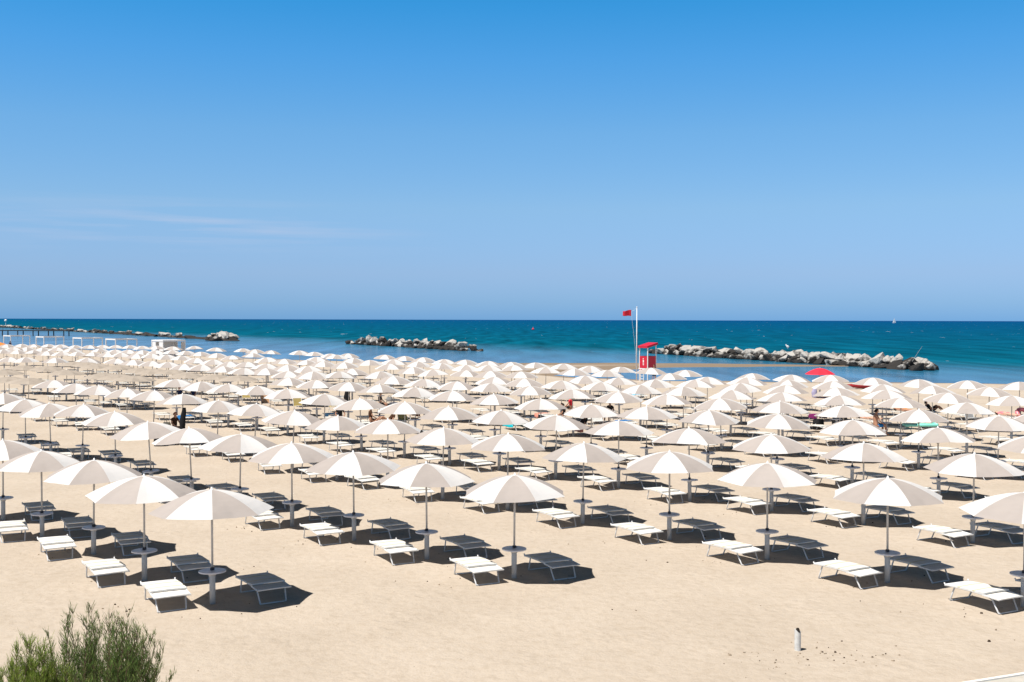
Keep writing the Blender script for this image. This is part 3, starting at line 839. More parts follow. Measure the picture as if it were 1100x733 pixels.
def canopy_mesh(name, mats, ribs=True, fine=True, radius=RC, rise=None, alternate=True, n=8, seed=0):
    mb = MB()
    r_ = random.Random(seed)
    droop = [r_.gauss(0, 0.016) if seed else 0 for _ in range(n)]
    sags = [r_.uniform(0.6, 1.7) if seed else 1 for _ in range(n)]
    rise = (TOP_Z - RIM_Z) if rise is None else rise
    rim = TOP_Z - rise
    nr, na = (7, 4) if fine else (4, 2)
    for gk in range(n):
        a0 = 2 * math.pi * (gk - 0.5) / n
        rows = []
        for i in range(nr + 1):
            t = i / nr
            row = []
            for j in range(na + 1):
                u = j / na
                ang = a0 + u * 2 * math.pi / n
                chord = math.cos(math.pi / n) / math.cos((u - 0.5) * 2 * math.pi / n)
                sag = 4 * u * (1 - u)
                rr = radius * t * (1 - (1 - chord) * (0.6 + 0.5 * t) - 0.012 * sag * t)
                z = rim + rise * (1 - t ** 1.75) - 0.035 * sags[gk] * sag * t * (1.3 - t)
                z += t * t * ((1 - u) * droop[gk] + u * droop[(gk + 1) % n])
                if seed: z += 0.010 * t * sag * noise.noise((rr * math.cos(ang) * 4, rr * math.sin(ang) * 4, seed))
                row.append((rr * math.cos(ang), rr * math.sin(ang), z))
            rows.append(row)
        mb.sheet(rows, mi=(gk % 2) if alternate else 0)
    if ribs:
        for gk in range(n):
            a = 2 * math.pi * (gk - 0.5) / n
            pts = [(radius * t * 0.985 * math.cos(a), radius * t * 0.985 * math.sin(a), rim + rise * (1 - t ** 1.75) - 0.018) for t in (0.02, 0.35, 0.7, 1.0)]
            mb.tube(pts, 0.006, 4, mi=2)
            mb.tube([(0, 0, rim - 0.12), (0.5 * radius * math.cos(a), 0.5 * radius * math.sin(a), rim + rise * (1 - 0.5 ** 1.75) - 0.02)], 0.005, 4, mi=2)
    me = bpy.data.meshes.new(name)
    me.from_pydata(mb.v, [], mb.f)
    for m_ in mats: me.materials.append(m_)
    me.polygons.foreach_set('material_index', mb.m)
    bm = bmesh.new(); bm.from_mesh(me)
    bmesh.ops.remove_doubles(bm, verts=bm.verts, dist=0.0005)
    bmesh.ops.recalc_face_normals(bm, faces=bm.faces)
    bm.to_mesh(me); bm.free()
    return me


def obj(name, me, parent=None, loc=None):
    o = bpy.data.objects.new(name, me)
    col.objects.link(o)
    if parent is not None: o.parent = parent
    if loc is not None: o.location = loc
    return o


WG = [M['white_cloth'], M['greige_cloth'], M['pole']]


def make_parasol(fine=True):
    root = empty('parasol', (0, 0, 0))
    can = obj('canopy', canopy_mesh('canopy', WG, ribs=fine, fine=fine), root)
    p = MB()
    if fine:
        p.lathe([(0.001, TOP_Z + 0.055), (0.018, TOP_Z + 0.045), (0.024, TOP_Z + 0.012), (0.045, TOP_Z - 0.006), (0.05, TOP_Z - 0.03)], 10)
        p.build('finial', M['white_paint'], can, smooth=True)
    p = MB(); p.tube([(0, 0, 0.69), (0, 0, TOP_Z - 0.03)], 0.024, 10 if fine else 6)
    pole = p.build('pole', M['pole'], root, smooth=True)
    if fine:
        p = MB(); p.lathe([(0.026, 0.705), (0.045, 0.707), (0.045, 0.755), (0.026, 0.765)], 10)
        p.tube([(0.04, 0, 0.73), (0.10, 0, 0.74)], 0.010, 6)
        p.build('clamp', M['dark_clip'], pole)
    n_ = 24 if fine else 12
    p = MB(); p.lathe([(0.03, 0.70), (0.265, 0.70), (0.285, 0.692), (0.285, 0.668), (0.265, 0.660), (0.09, 0.650), (0.065, 0.62)], n_)
    p.build('table', M['table'], root)
    p = MB(); p.tube([(0, 0, -0.06), (0, 0, 0.645)], 0.062, 14 if fine else 8)
    if fine: p.lathe([(0.062, 0.60), (0.078, 0.60), (0.078, 0.645), (0.062, 0.65)], 14)
    p.build('pedestal', M['pedestal'], root, smooth=True)
    return root


# ------------------------------------------------------------------ loungers
LW, LL = 0.36, 0.68


def lounger_parts():
    """(part name, MB, materials) of the folding sun bed; +y is the foot end"""
    fr = MB()
    for s in (-1, 1):
        fr.tube([(s * LW, -LL - 0.015, 0.390), (s * LW, -LL + 0.01, 0.340), (s * LW, -0.40, 0.350), (s * LW, 0.0, 0.354), (s * LW, 0.36, 0.342), (s * LW, LL, 0.318)], 0.015, 7)
    fr.tube([(-LW, -LL + 0.02, 0.355), (LW, -LL + 0.02, 0.355)], 0.014, 7)
    fr.tube([(-LW, LL - 0.01, 0.324), (LW, LL - 0.01, 0.324)], 0.014, 7)
    fr.tube([(-LW, 0.38, 0.330), (LW, 0.38, 0.330)], 0.012, 6)
    legs = []
    for s, yt, yb in ((-1, -0.46, -0.60), (1, 0.46, 0.62)):
        lg = MB()
        zt = 0.345 if s < 0 else 0.328
        lg.tube([(-LW + 0.05, yt, zt), (-LW + 0.075, yb, 0.02), (-LW + 0.09, yb + 0.01 * s, 0.008)], 0.017, 7)
        lg.tube([(LW - 0.05, yt, zt), (LW - 0.075, yb, 0.02), (LW - 0.09, yb + 0.01 * s, 0.008)], 0.017, 7)
        lg.tube([(-LW + 0.08, yb, 0.013), (LW - 0.08, yb, 0.013)], 0.015, 7)
        legs.append(lg)

    def z_at(y):
        return 0.372 - 0.075 * (y + 0.05) ** 2

    bed = MB()
    segs = [(-0.68, -0.34, 0), (-0.34, -0.28, 1), (-0.28, 0.04, 0), (0.04, 0.10, 1), (0.10, 0.34, 0)]
    for y0, y1, mi in segs:
        rows = []
        for i in range(4):
            y = y0 + (y1 - y0) * i / 3
            rows.append([(x, y, z_at(y) + 0.012 + 0.06 * max(0, y - 0.06) + 0.008 * (1 - (x / LW) ** 2) + (0.004 if mi else 0)) for x in (-LW - 0.012, -LW * 0.5, 0, LW * 0.5, LW + 0.012)])
        bed.sheet(rows, mi, thick=0.030)
    vis = MB()
    rows = []
    for i in range(5):
        y = 0.29 + 0.41 * i / 4
        rows.append([(x, y, 0.345 - 0.05 * (y - 0.29) + 0.006 * (1 - (x / LW) ** 2)) for x in (-LW - 0.015, -LW * 0.5, 0, LW * 0.5, LW + 0.015)])
    vis.sheet(rows, 0, thick=0.022)
    return fr, legs, bed, vis


def make_lounger():
    root = empty('sun_lounger', (0, 0, 0))
    fr, legs, bed, vis = lounger_parts()
    fr.build('frame', M['alu'], root, smooth=True)
    for lg in legs: lg.build('leg', M['alu'], root, smooth=True)
    bed.build('bed', [M['bed'], M['bed_yellow']], root)
    vis.build('sun_visor', [M['bed'], M['bed_yellow']], root)
    return root


def simple_lounger_mesh():
    fr, legs, bed, vis = lounger_parts()
    a = MB()
    for part, shift in ((fr, 2), (legs[0], 2), (legs[1], 2), (bed, 0), (vis, 0)):
        o0 = len(a.v)
        a.v += part.v
        a.f += [tuple(i + o0 for i in f) for f in part.f]
        a.m += [mi + shift for mi in part.m]
    return a


par_fine = make_parasol(True)
par_far = make_parasol(False)
lng_fine = make_lounger()
LS = simple_lounger_mesh()
lng_far_mesh = LS.mesh('sun_lounger', [M['bed'], M['bed_yellow'], M['alu']])
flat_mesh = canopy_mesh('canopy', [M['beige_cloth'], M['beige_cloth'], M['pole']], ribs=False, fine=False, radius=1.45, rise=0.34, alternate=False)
red_canopy = canopy_mesh('canopy', [M['red_cloth'], M['red_cloth'], M['pole']], ribs=True, fine=True, radius=1.15, rise=0.48, alternate=False)
orange_canopy = canopy_mesh('canopy', [M['orange_cloth'], M['orange_cloth'], M['pole']], ribs=False, fine=True, radius=1.5, rise=0.5, alternate=False)

ORD = ['nearest', 'second-nearest', 'third-nearest', 'fourth-nearest', 'fifth-nearest', 'sixth-nearest', 'seventh-nearest', 'eighth-nearest', 'ninth-nearest',
       'tenth-nearest', 'eleventh-nearest', 'twelfth-nearest', 'thirteenth-nearest', 'fourteenth-nearest', 'fifteenth-nearest', 'sixteenth-nearest',
       'seventeenth-nearest', 'eighteenth-nearest', 'nineteenth-nearest', 'twentieth-nearest']
ROWNAME = {1: 'leftmost row', 2: 'second row from the left', 3: 'third row from the left', 4: 'fourth row from the left',
           5: 'fifth row from the left', 6: 'sixth row from the left'}
FAR_GROUP = [
    (lambda X, Y, row: row == 31, 'flat plain beige parasol in the beige block at the far left', 'flat beige parasols at the far left'),
    (lambda X, Y, row: row == 30 or X < -40, 'tiny white parasol in the packed far rows before the white gazebos', 'packed parasols before the gazebos'),
    (lambda X, Y, row: row == 10, 'white and greige parasol in the last row before the lagoon', 'last row of parasols before the lagoon'),
    (lambda X, Y, row: X > 4, 'small white and greige parasol in the rows between the tower and right edge', 'parasols of the right-hand far rows'),
    (lambda X, Y, row: X > -14, 'small white and greige parasol in the crowded centre rows below the middle breakwater', 'parasols of the centre far rows'),
    (lambda X, Y, row: True, 'small white and greige parasol in the crowded rows left of the middle breakwater', 'parasols of the left-centre far rows'),
]
LAX = R(-60 - 90)
lounger_spots = []
count = {}
first_fine = first_far = True
for (X, Y, ph, row, kind) in PARASOLS:
    fine = row <= 6 and Y < 62
    to_cam = math.atan2(-Y, -X)
    k = count.get(row, 0); count[row] = k + 1
    rz = to_cam + R(ph)
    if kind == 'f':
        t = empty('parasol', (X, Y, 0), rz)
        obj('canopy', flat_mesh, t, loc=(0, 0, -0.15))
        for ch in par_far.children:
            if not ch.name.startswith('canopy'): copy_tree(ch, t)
    elif fine:
        t = par_fine if first_fine else copy_tree(par_fine); first_fine = False
    else:
        t = par_far if first_far else copy_tree(par_far); first_far = False
    if kind != 'f':
        vk = (fine, rnd.randrange(1, 7))
        if vk not in CANOPIES:
            CANOPIES[vk] = canopy_mesh('canopy', WG, ribs=fine, fine=fine, seed=vk[1], radius=RC * (1 + 0.012 * (vk[1] - 3.5)))
        for ch in t.children:
            if ch.name.startswith('canopy'): ch.data = CANOPIES[vk]
    t.location = (X, Y, rnd.uniform(-0.02, 0.02))
    t.rotation_euler = (R(rnd.gauss(0, 0.5 if Y < 36 else 1.2)), R(rnd.gauss(0, 0.5 if Y < 36 else 1.2)), rz)
    if row <= 6:
        lab = 'white and greige parasol with table, %s of the %s' % (ORD[k], ROWNAME[row])
        tag(t, lab, 'parasol', 'white and greige parasols set in rows on the sand')
    else:
        for test, lab, grp in FAR_GROUP:
            if test(X, Y, row):
                tag(t, lab, 'parasol', grp)
                break
    if Y < 125:
        near_lab = (ORD[k], ROWNAME[row]) if row <= 6 else None
        lounger_spots.append((X - 0.87 + rnd.gauss(0, 0.06), Y - 0.08 + rnd.gauss(0, 0.06), Y, near_lab, 'sunlit cream', 'left'))
        lounger_spots.append((X + 0.88 + rnd.gauss(0, 0.06), Y + 0.52 + rnd.gauss(0, 0.06), Y, near_lab, 'shaded', 'right'))
    if row == 3 and k in (13, 14, 15):
        for ch in t.children:
            if ch.name.startswith('table'):
                ch.data = ch.data.copy(); ch.data.materials[0] = M['red_table']; ch['label'] = 'red table'

lounger_beds = []
lounger_spots.sort(key=lambda s: s[2])
first = True
rest = MB()
for i, (x, y, Y, near_lab, lit, side) in enumerate(lounger_spots):
    rz = LAX + R(rnd.gauss(0, 2.0 if Y < 36 else 4.5))
    lounger_beds.append((x, y, rz))
    if i < 300:
        if Y < 55 and near_lab:
            t = lng_fine if first else copy_tree(lng_fine); first = False
        else:
            t = bpy.data.objects.new('sun_lounger', lng_far_mesh); col.objects.link(t)
        t.location = (x, y, 0); t.rotation_euler = (0, 0, rz)
        if near_lab:
            tag(t, '%s folding sun lounger %s of the %s parasol, %s' % (lit, side, near_lab[0], near_lab[1]), 'sun lounger', 'sun loungers beside the parasols')
        elif x > 4:
            tag(t, 'small sun lounger under the far parasols on the right', 'sun lounger', 'sun loungers of the right-hand far rows')
        else:
            tag(t, 'small sun lounger under the far parasols left of the tower', 'sun lounger', 'sun loungers of the centre and left far rows')
    else:
        Mx = Matrix.Translation((x, y, 0)) @ Matrix.Rotation(rz, 4, 'Z')
        o0 = len(rest.v)
        rest.v += [tuple(Mx @ Vector(p)) for p in LS.v]
        rest.f += [tuple(q + o0 for q in f) for f in LS.f]
        rest.m += LS.m
o = rest.build('far_sun_loungers', [M['bed'], M['bed_yellow'], M['alu']])
tag(o, 'mass of far sun loungers half hidden under the distant parasols', 'sun loungers', kind='stuff')

# coloured parasols
for (X, Y, cm, lab, h) in ((23.9, 86.6, red_canopy, 'bright red parasol among white ones in front of the right breakwater', -0.08),
                           (-76.0, 165.0, orange_canopy, 'orange parasol at the far left edge below the gazebos', 0.1)):
    t = empty('parasol', (X, Y, 0))
    obj('canopy', cm, t, loc=(0, 0, h))
    for ch in par_far.children:
        if not ch.name.startswith('canopy'): copy_tree(ch, t)
    tag(t, lab, 'parasol')

# ------------------------------------------------------------------ towels, bags and raised beach chairs
def towel(x, y, rz, mt, label, y0=-0.5, y1=0.4, hang=0.22, name='towel', w=0.37, zo=0.0):
    """a cloth laid across a lounger, hanging over both of its long sides"""
    mb = MB()
    rows = []
    n = 6
    for i in range(n + 1):
        v = y0 + (y1 - y0) * i / n
        zz = 0.405 + zo
        r_ = [(-w - 0.05, v, zz - hang - 0.02 * math.sin(i * 2.1)), (-w - 0.04, v, zz - 0.03)]
        r_ += [(w * u, v, zz + 0.006 * math.sin(i * 1.7 + u * 5)) for u in (-1, -0.5, 0, 0.5, 1)]
        r_ += [(w + 0.04, v, zz - 0.03), (w + 0.05, v, zz - hang * 0.9 + 0.02 * math.sin(i * 1.3))]
        rows.append(r_)
    mb.sheet(rows, thick=0.012)
    o = mb.build(name, mt, smooth=True, loc=(x, y, 0))
    o.rotation_euler = (0, 0, rz)
    return tag(o, label, 'towel')


def wrap(x, y, z0, z1, mt, label, w=0.22, lean=0.0, cat='clothes', name='hanging_clothes'):
    """clothes hung on a parasol pole"""
    mb = MB()
    rings = []
    for i in range(9):
        t = i / 8
        r_ = 0.05 + w * (0.35 + 0.65 * min(1, t * 1.8)) * (1 - 0.25 * t)
        rings.append([((r_ * (1 + 0.22 * math.sin(3 * a + i))) * math.cos(a) + lean * t, r_ * 0.6 * math.sin(a), z1 + (z0 - z1) * t + 0.03 * math.sin(2 * a + 1) * t)
                      for a in [2 * math.pi * k / 10 for k in range(11)]])
    mb.sheet(rings)
    o = mb.build(name, mt, smooth=True, loc=(x, y, 0))
    return tag(o, label, cat)


def bag(x, y, z, s, mt, label, cat='bag', name='beach_bag', strap_mt=None):
    root = empty(name, (x, y, z), rnd.uniform(-1, 1))
    mb = MB()
    rows = []
    for i in range(7):
        t = i / 6
        k = 0.8 + 0.25 * math.sin(math.pi * (0.15 + 0.75 * t))
        rows.append([(s * 0.5 * k * math.copysign(abs(math.cos(a)) ** 0.6, math.cos(a)), s * 0.3 * k * math.copysign(abs(math.sin(a)) ** 0.6, math.sin(a)), s * 0.75 * t)
                     for a in [2 * math.pi * q / 14 for q in range(15)]])
    mb.sheet(rows)
    mb.add([rows[0][q] for q in range(14)], [tuple(range(13, -1, -1))])
    mb.add([(p[0] * 0.9, p[1] * 0.8, p[2] - 0.02) for p in rows[-1][:14]], [tuple(range(14))])
    mb.build('bag_body', mt, root, smooth=True)
    h = MB()
    for sy in (-1, 1):
        h.tube([(-s * 0.25, sy * s * 0.22, s * 0.72), (-s * 0.15, sy * s * 0.2, s * 1.02), (s * 0.15, sy * s * 0.2, s * 1.02), (s * 0.25, sy * s * 0.22, s * 0.72)], 0.012, 6)
    h.build('strap', strap_mt or mt, root)
    return tag(root, label, cat)


def beach_chair(x, y, rz, mt, label):
    """low folding chair with its back raised"""
    root = empty('beach_chair', (x, y, 0), rz)
    fr = MB()
    for s in (-0.29, 0.29):
        fr.tube([(s, -0.42, 0.95), (s, -0.18, 0.36), (s, 0.10, 0.02)], 0.014, 6)
        fr.tube([(s, -0.30, 0.02), (s, -0.02, 0.33), (s, 0.34, 0.38)], 0.014, 6)
    fr.tube([(-0.29, -0.42, 0.95), (0.29, -0.42, 0.95)], 0.014, 6)
    fr.tube([(-0.29, 0.34, 0.38), (0.29, 0.34, 0.38)], 0.014, 6)
    fr.tube([(-0.29, -0.30, 0.02), (0.29, -0.30, 0.02)], 0.014, 6)
    fr.build('frame', M['alu'], root, smooth=True)
    b = MB()
    b.sheet([[(u, -0.425 + 0.24 * i / 4, 0.965 - 0.60 * i / 4 - 0.02 * (1 - (u / 0.27) ** 2)) for u in (-0.30, -0.15, 0, 0.15, 0.30)] for i in range(5)], thick=0.02)
    b.build('backrest', mt, root)
    b = MB()
    b.sheet([[(u, -0.17 + 0.51 * i / 4, 0.375 + 0.03 * i / 4 - 0.03 * math.sin(math.pi * i / 4)) for u in (-0.30, -0.15, 0, 0.15, 0.30)] for i in range(5)], thick=0.02)
    b.build('seat', mt, root)
    return tag(root, label, 'beach chair')


# ------------------------------------------------------------------ people
def skin_mesh(name, verts, edges, mt, sub=1):
    me = bpy.data.meshes.new(name + '_cage')
    me.from_pydata([v[0] for v in verts], edges, [])
    o = bpy.data.objects.new(name + '_cage', me)
    col.objects.link(o)
    o.modifiers.new('skin', 'SKIN')
    if not me.skin_vertices:
        bm = bmesh.new(); bm.from_mesh(me)
        bm.verts.layers.skin.verify(); bm.to_mesh(me); bm.free()
    for i, v in enumerate(verts):
        sv = me.skin_vertices[0].data[i]
        r_ = v[1]
        sv.radius = (r_, r_) if not isinstance(r_, tuple) else r_
        sv.use_root = (i == 0)
    ss = o.modifiers.new('sub', 'SUBSURF'); ss.levels = sub; ss.render_levels = sub
    dg = bpy.context.evaluated_depsgraph_get()
    out = bpy.data.meshes.new_from_object(o.evaluated_get(dg))
    out.name = name
    bpy.data.objects.remove(o); bpy.data.meshes.remove(me)
    out.materials.clear(); out.materials.append(mt)
    out.polygons.foreach_set('use_smooth', [True] * len(out.polygons))
    return out


POSES = {
    # joints in metres; +y is where the person faces
    'stand': dict(pel=(0, 0, 0.92), chest=(0, 0.01, 1.28), neck=(0, 0.01, 1.46), head=(0, 0.03, 1.62),
                  hip=0.09, knee=[(-0.10, 0.02, 0.49), (0.11, 0.05, 0.49)], ank=[(-0.11, -0.03, 0.07), (0.12, 0.02, 0.07)], toe=[(-0.12, 0.13, 0.03), (0.14, 0.18, 0.03)],
                  elb=[(-0.25, -0.03, 1.12), (0.25, -0.03, 1.12)], wri=[(-0.24, 0.06, 0.88), (0.24, 0.08, 0.88)]),
    'sit': dict(pel=(0, 0, 0.50), chest=(0, -0.03, 0.84), neck=(0, 0.0, 1.02), head=(0, 0.05, 1.18),
                hip=0.10, knee=[(-0.13, 0.42, 0.50), (0.13, 0.42, 0.52)], ank=[(-0.13, 0.44, 0.08), (0.13, 0.48, 0.08)], toe=[(-0.14, 0.60, 0.03), (0.14, 0.64, 0.03)],
                elb=[(-0.27, 0.06, 0.72), (0.27, 0.06, 0.72)], wri=[(-0.16, 0.28, 0.58), (0.16, 0.28, 0.58)]),
    'recline': dict(pel=(0, 0, 0.47), chest=(0, -0.25, 0.68), neck=(0, -0.36, 0.82), head=(0, -0.39, 0.98),
                    hip=0.10, knee=[(-0.11, 0.36, 0.74), (0.11, 0.40, 0.70)], ank=[(-0.11, 0.66, 0.47), (0.11, 0.72, 0.46)], toe=[(-0.11, 0.82, 0.50), (0.11, 0.88, 0.49)],
                    elb=[(-0.28, -0.14, 0.52), (0.28, -0.14, 0.52)], wri=[(-0.22, 0.08, 0.54), (0.22, 0.08, 0.54)]),
    'lie': dict(pel=(0, 0, 0.50), chest=(0, -0.34, 0.51), neck=(0, -0.52, 0.52), head=(0, -0.67, 0.53),
                hip=0.10, knee=[(-0.10, 0.42, 0.49), (0.10, 0.42, 0.49)], ank=[(-0.11, 0.80, 0.47), (0.11, 0.80, 0.47)], toe=[(-0.12, 0.90, 0.53), (0.12, 0.90, 0.53)],
                elb=[(-0.26, -0.18, 0.47), (0.26, -0.18, 0.47)], wri=[(-0.24, 0.06, 0.46), (0.24, 0.06, 0.46)]),
}


def person(x, y, z, rz, pose, label, skin='skin', top=None, bottom='black_cloth', hair='hair', scale=1.0, long_hair=False):
    P = {k: v for k, v in POSES[pose].items()}
    V = Vector
    pel, chest, neck, head = map(V, (P['pel'], P['chest'], P['neck'], P['head']))
    up = (neck - pel).normalized()
    fwd = V((1, 0, 0)).cross(up) * -1
    fwd = up.cross(V((1, 0, 0)))
    if pose == 'lie': fwd = V((0, 0, 1))
    vs, es = [], []

    def add(p, r_, link=None):
        vs.append((tuple(p), r_))
        if link is not None: es.append((link, len(vs) - 1))
        return len(vs) - 1
    i_p = add(pel, (0.15, 0.115))
    i_w = add(pel.lerp(chest, 0.45), (0.125, 0.095), i_p)
    i_c = add(chest, (0.15, 0.11), i_w)
    i_n0 = add(chest.lerp(neck, 0.72), (0.10, 0.08), i_c)
    i_n = add(neck, 0.052, i_n0)
    hd = (head - neck).normalized()
    i_h0 = add(neck + hd * 0.09, (0.066, 0.078), i_n)
    i_h = add(neck + hd * 0.19, (0.076, 0.095), i_h0)
    add(neck + hd * 0.262, (0.045, 0.055), i_h)
    for s in (0, 1):
        sg = -1 if s == 0 else 1
        hp = pel + V((sg * P['hip'], 0, 0)) - up * 0.05
        a = add(hp, 0.092, i_p)
        k = V(P['knee'][s]); an = V(P['ank'][s]); t = V(P['toe'][s])
        a = add(hp.lerp(k, 0.5), 0.074, a); a = add(k, 0.056, a); a = add(k.lerp(an, 0.4), 0.054, a)
        a = add(an, 0.036, a); a = add(an.lerp(t, 0.6), 0.036, a); add(t, 0.024, a)
        sh = chest.lerp(neck, 0.55) + V((sg * 0.165, 0, 0))
        a = add(sh, 0.054, i_n0)
        e = V(P['elb'][s]); w = V(P['wri'][s])
        a = add(sh.lerp(e, 0.5), 0.043, a); a = add(e, 0.036, a); a = add(e.lerp(w, 0.45), 0.034, a); a = add(w, 0.024, a)
        d = (w - e).normalized()
        a = add(w + d * 0.06, 0.028, a)
        side = V((sg, 0, 0)).cross(d)
        side = side.normalized() if side.length > 0.1 else V((0, 0, 1))
        for q in (-1.5, -0.5, 0.5, 1.5):
            f0 = w + d * 0.10 + side * q * 0.019
            ff = add(f0, 0.0095, a)
            add(f0 + d * (0.072 - 0.008 * abs(q)) + V((0, 0, -0.012)), 0.0085, ff)
        th = add(w + d * 0.045 + side * 0.045, 0.011, a); add(w + d * 0.09 + side * 0.062, 0.009, th)
    root = obj('person', skin_mesh('person', vs, es, M[skin]))
    root.location = (x, y, z); root.rotation_euler = (0, 0, rz); root.scale = (scale,) * 3
    hc = neck + hd * 0.16
    hr = MB()
    X_, Y_ = V((1, 0, 0)), fwd
    rows = []
    for i in range(7):
        th = math.pi * 0.62 * i / 6
        row = []
        for k in range(13):
            ph = 2 * math.pi * k / 12
            dr = X_ * (math.sin(th) * math.cos(ph) * 0.092) + Y_ * (math.sin(th) * math.sin(ph) * 0.112 - 0.022 - 0.02 * (i / 6)) + hd * (math.cos(th) * 0.125)
            if i >= 4 and math.sin(ph) > 0.3: dr = dr - Y_ * 0.05 + hd * 0.05
            row.append(hc + dr)
        rows.append(row)
    hr.sheet(rows)
    if long_hair:
        hr.tube([hc - Y_ * 0.09, hc - Y_ * 0.13 - hd * 0.12, hc - Y_ * 0.14 - hd * 0.28], [0.07, 0.075, 0.03], 8)
    hr.build('hair', M[hair], root, smooth=True)
    fc = MB()
    nb = neck + hd * 0.145 + Y_ * 0.088
    fc.tube([nb + hd * 0.03, nb + Y_ * 0.022 - hd * 0.005, nb + Y_ * 0.005 - hd * 0.012], [0.008, 0.014, 0.008], 6)
    fc.build('nose', M[skin], root, smooth=True)
    for sg in (-1, 1):
        ey = MB(); c = neck + hd * 0.178 + Y_ * 0.080 + X_ * sg * 0.032
        ey.tube([c - X_ * 0.012, c, c + X_ * 0.012], [0.004, 0.008, 0.004], 6); ey.build('eye', M['eye'], root)
    mo = MB(); c = neck + hd * 0.105 + Y_ * 0.084
    mo.tube([c - X_ * 0.022, c + Y_ * 0.004, c + X_ * 0.022], [0.004, 0.006, 0.004], 6); mo.build('mouth', M['coral_cloth'], root)
    if bottom:
        vs, es = [], []
        i_p = add(pel - up * 0.01, (0.165, 0.13)); add(pel + up * 0.10, (0.15, 0.112), i_p)
        for s in (0, 1):
            hp = pel + V(((-1 if s == 0 else 1) * P['hip'], 0, 0)) - up * 0.05
            a = add(hp, 0.108, i_p); add(hp.lerp(V(P['knee'][s]), 0.85 if bottom in ('black_cloth', 'blue_cloth') else 0.5), 0.086, a)
        obj('shorts', skin_mesh('shorts', vs, es, M[bottom]), root)
    if top:
        vs, es = [], []
        i_p = add(pel.lerp(chest, 0.2), (0.15, 0.115)); i_w = add(pel.lerp(chest, 0.5), (0.142, 0.112), i_p)
        i_c = add(chest, (0.168, 0.128), i_w); i_n = add(chest.lerp(neck, 0.7), (0.105, 0.085), i_c)
        for s in (0, 1):
            sh = chest.lerp(neck, 0.55) + V(((-1 if s == 0 else 1) * 0.165, 0, 0))
            a = add(sh, 0.064, i_n); add(sh.lerp(V(P['elb'][s]), 0.55), 0.054, a)
        obj('shirt', skin_mesh('shirt', vs, es, M[top]), root)
    return tag(root, label, 'person')


def bed_near(x, y):
    return min(lounger_beds, key=lambda b: (b[0] - x) ** 2 + (b[1] - y) ** 2)


def on_bed(x, y, fn):
    bx, by, rz = bed_near(x, y)
    return fn(bx, by, rz)


# people under the parasols
bx, by, rz = bed_near(18.9, 58.3)
person(19.0, 58.2, 0.02, R(-80), 'sit', 'seated woman with dark hair and bare back beside the mint airbed', bottom='blue_cloth', hair='hair', scale=1.08)
on_bed(24.7, 70.4, lambda a, b, r: person(a, b, 0.0, r, 'lie', 'tanned person lying flat on a lounger right of the woman in blue', bottom='orange_cloth'))
person(26.2, 69.6, 0.0, R(-80), 'recline', 'person in black with raised knees between the right-hand parasols', top='black_cloth', bottom='black_cloth')
bx, by, rz = bed_near(19.6, 63.2)
person(bx, by, 0.0, rz, 'lie', 'person in orange lying under the parasol behind the seated woman', skin='skin_pale', top='orange_cloth', bottom='orange_cloth')
bx, by, rz = bed_near(29.7, 67.3)
person(bx, by, 0.0, rz, 'lie', 'person in pink lying near the right edge of the photo', skin='skin_pale', top='pink', bottom='pink')
bx, by, rz = bed_near(32.9, 78.5)
person(bx, by, 0.0, rz, 'lie', 'small far person in red lying near the right edge', skin='skin', bottom='red_cloth')
person(13.75, 107.9, 0.0, R(150), 'stand', 'person in black standing at the foot of the lifeguard tower', top='black_cloth', bottom='black_cloth')
person(-17.1, 56.6, 0.0, R(-120), 'sit', 'auburn haired person sitting under a parasol at the left beside a black bag', hair='red_hair', skin='skin', top='brown_cloth', bottom='black_cloth')
person(-23.3, 78.2, 0.0, R(170), 'sit', 'left one of two people in navy sitting under a left-hand parasol', top='navy_cloth', bottom='navy_cloth')
person(-22.4, 78.5, 0.0, R(150), 'sit', 'right one of two people in navy sitting under a left-hand parasol', top='navy_cloth', bottom='black_cloth')
person(-7.75, 61.3, 0.0, R(-75), 'sit', 'person in brown bending forward beside the pale blue towel lounger', top='brown_cloth', bottom='brown_cloth', skin='skin')
person(-6.75, 60.8, 0.0, R(120), 'recline', 'person in dark brown reclining next to the khaki chair', top='brown_cloth', bottom='brown_cloth')
person(-9.6, 62.3, 0.0, R(200), 'sit', 'person in dark purple seated beside a pale blue towel', top='black_cloth', bottom='magenta')
person(-8.6, 72.9, 0.0, R(-100), 'sit', 'dark haired person sitting in black behind the people in brown', top='black_cloth', bottom='black_cloth')
person(3.7, 70.2, 0.0, R(60), 'sit', 'dark haired person in red sitting left of the tower in the middle rows', top='red_cloth', bottom='black_cloth')
person(5.75, 65.3, 0.0, R(150), 'sit', 'dark haired person sitting behind the blue towel below the tower', top='black_cloth', bottom='black_cloth')
person(3.5, 58.3, 0.0, R(115), 'recline', 'person in black reclining above the red and white towel', top='black_cloth', bottom='black_cloth', long_hair=True)
person(2.9, 63.4, 0.0, R(90), 'sit', 'person in black seated left of the reclining person in black', top='black_cloth', bottom='black_cloth')
person(-95.5, 212.5, 0.0, R(30), 'stand', 'tiny person in navy standing between the two leftmost gazebos', top='navy_cloth', bottom='navy_cloth')
person(-101.0, 219.0, 0.0, R(80), 'stand', 'tiny person in dark blue standing inside the leftmost gazebo', top='blue_cloth', bottom='navy_cloth')

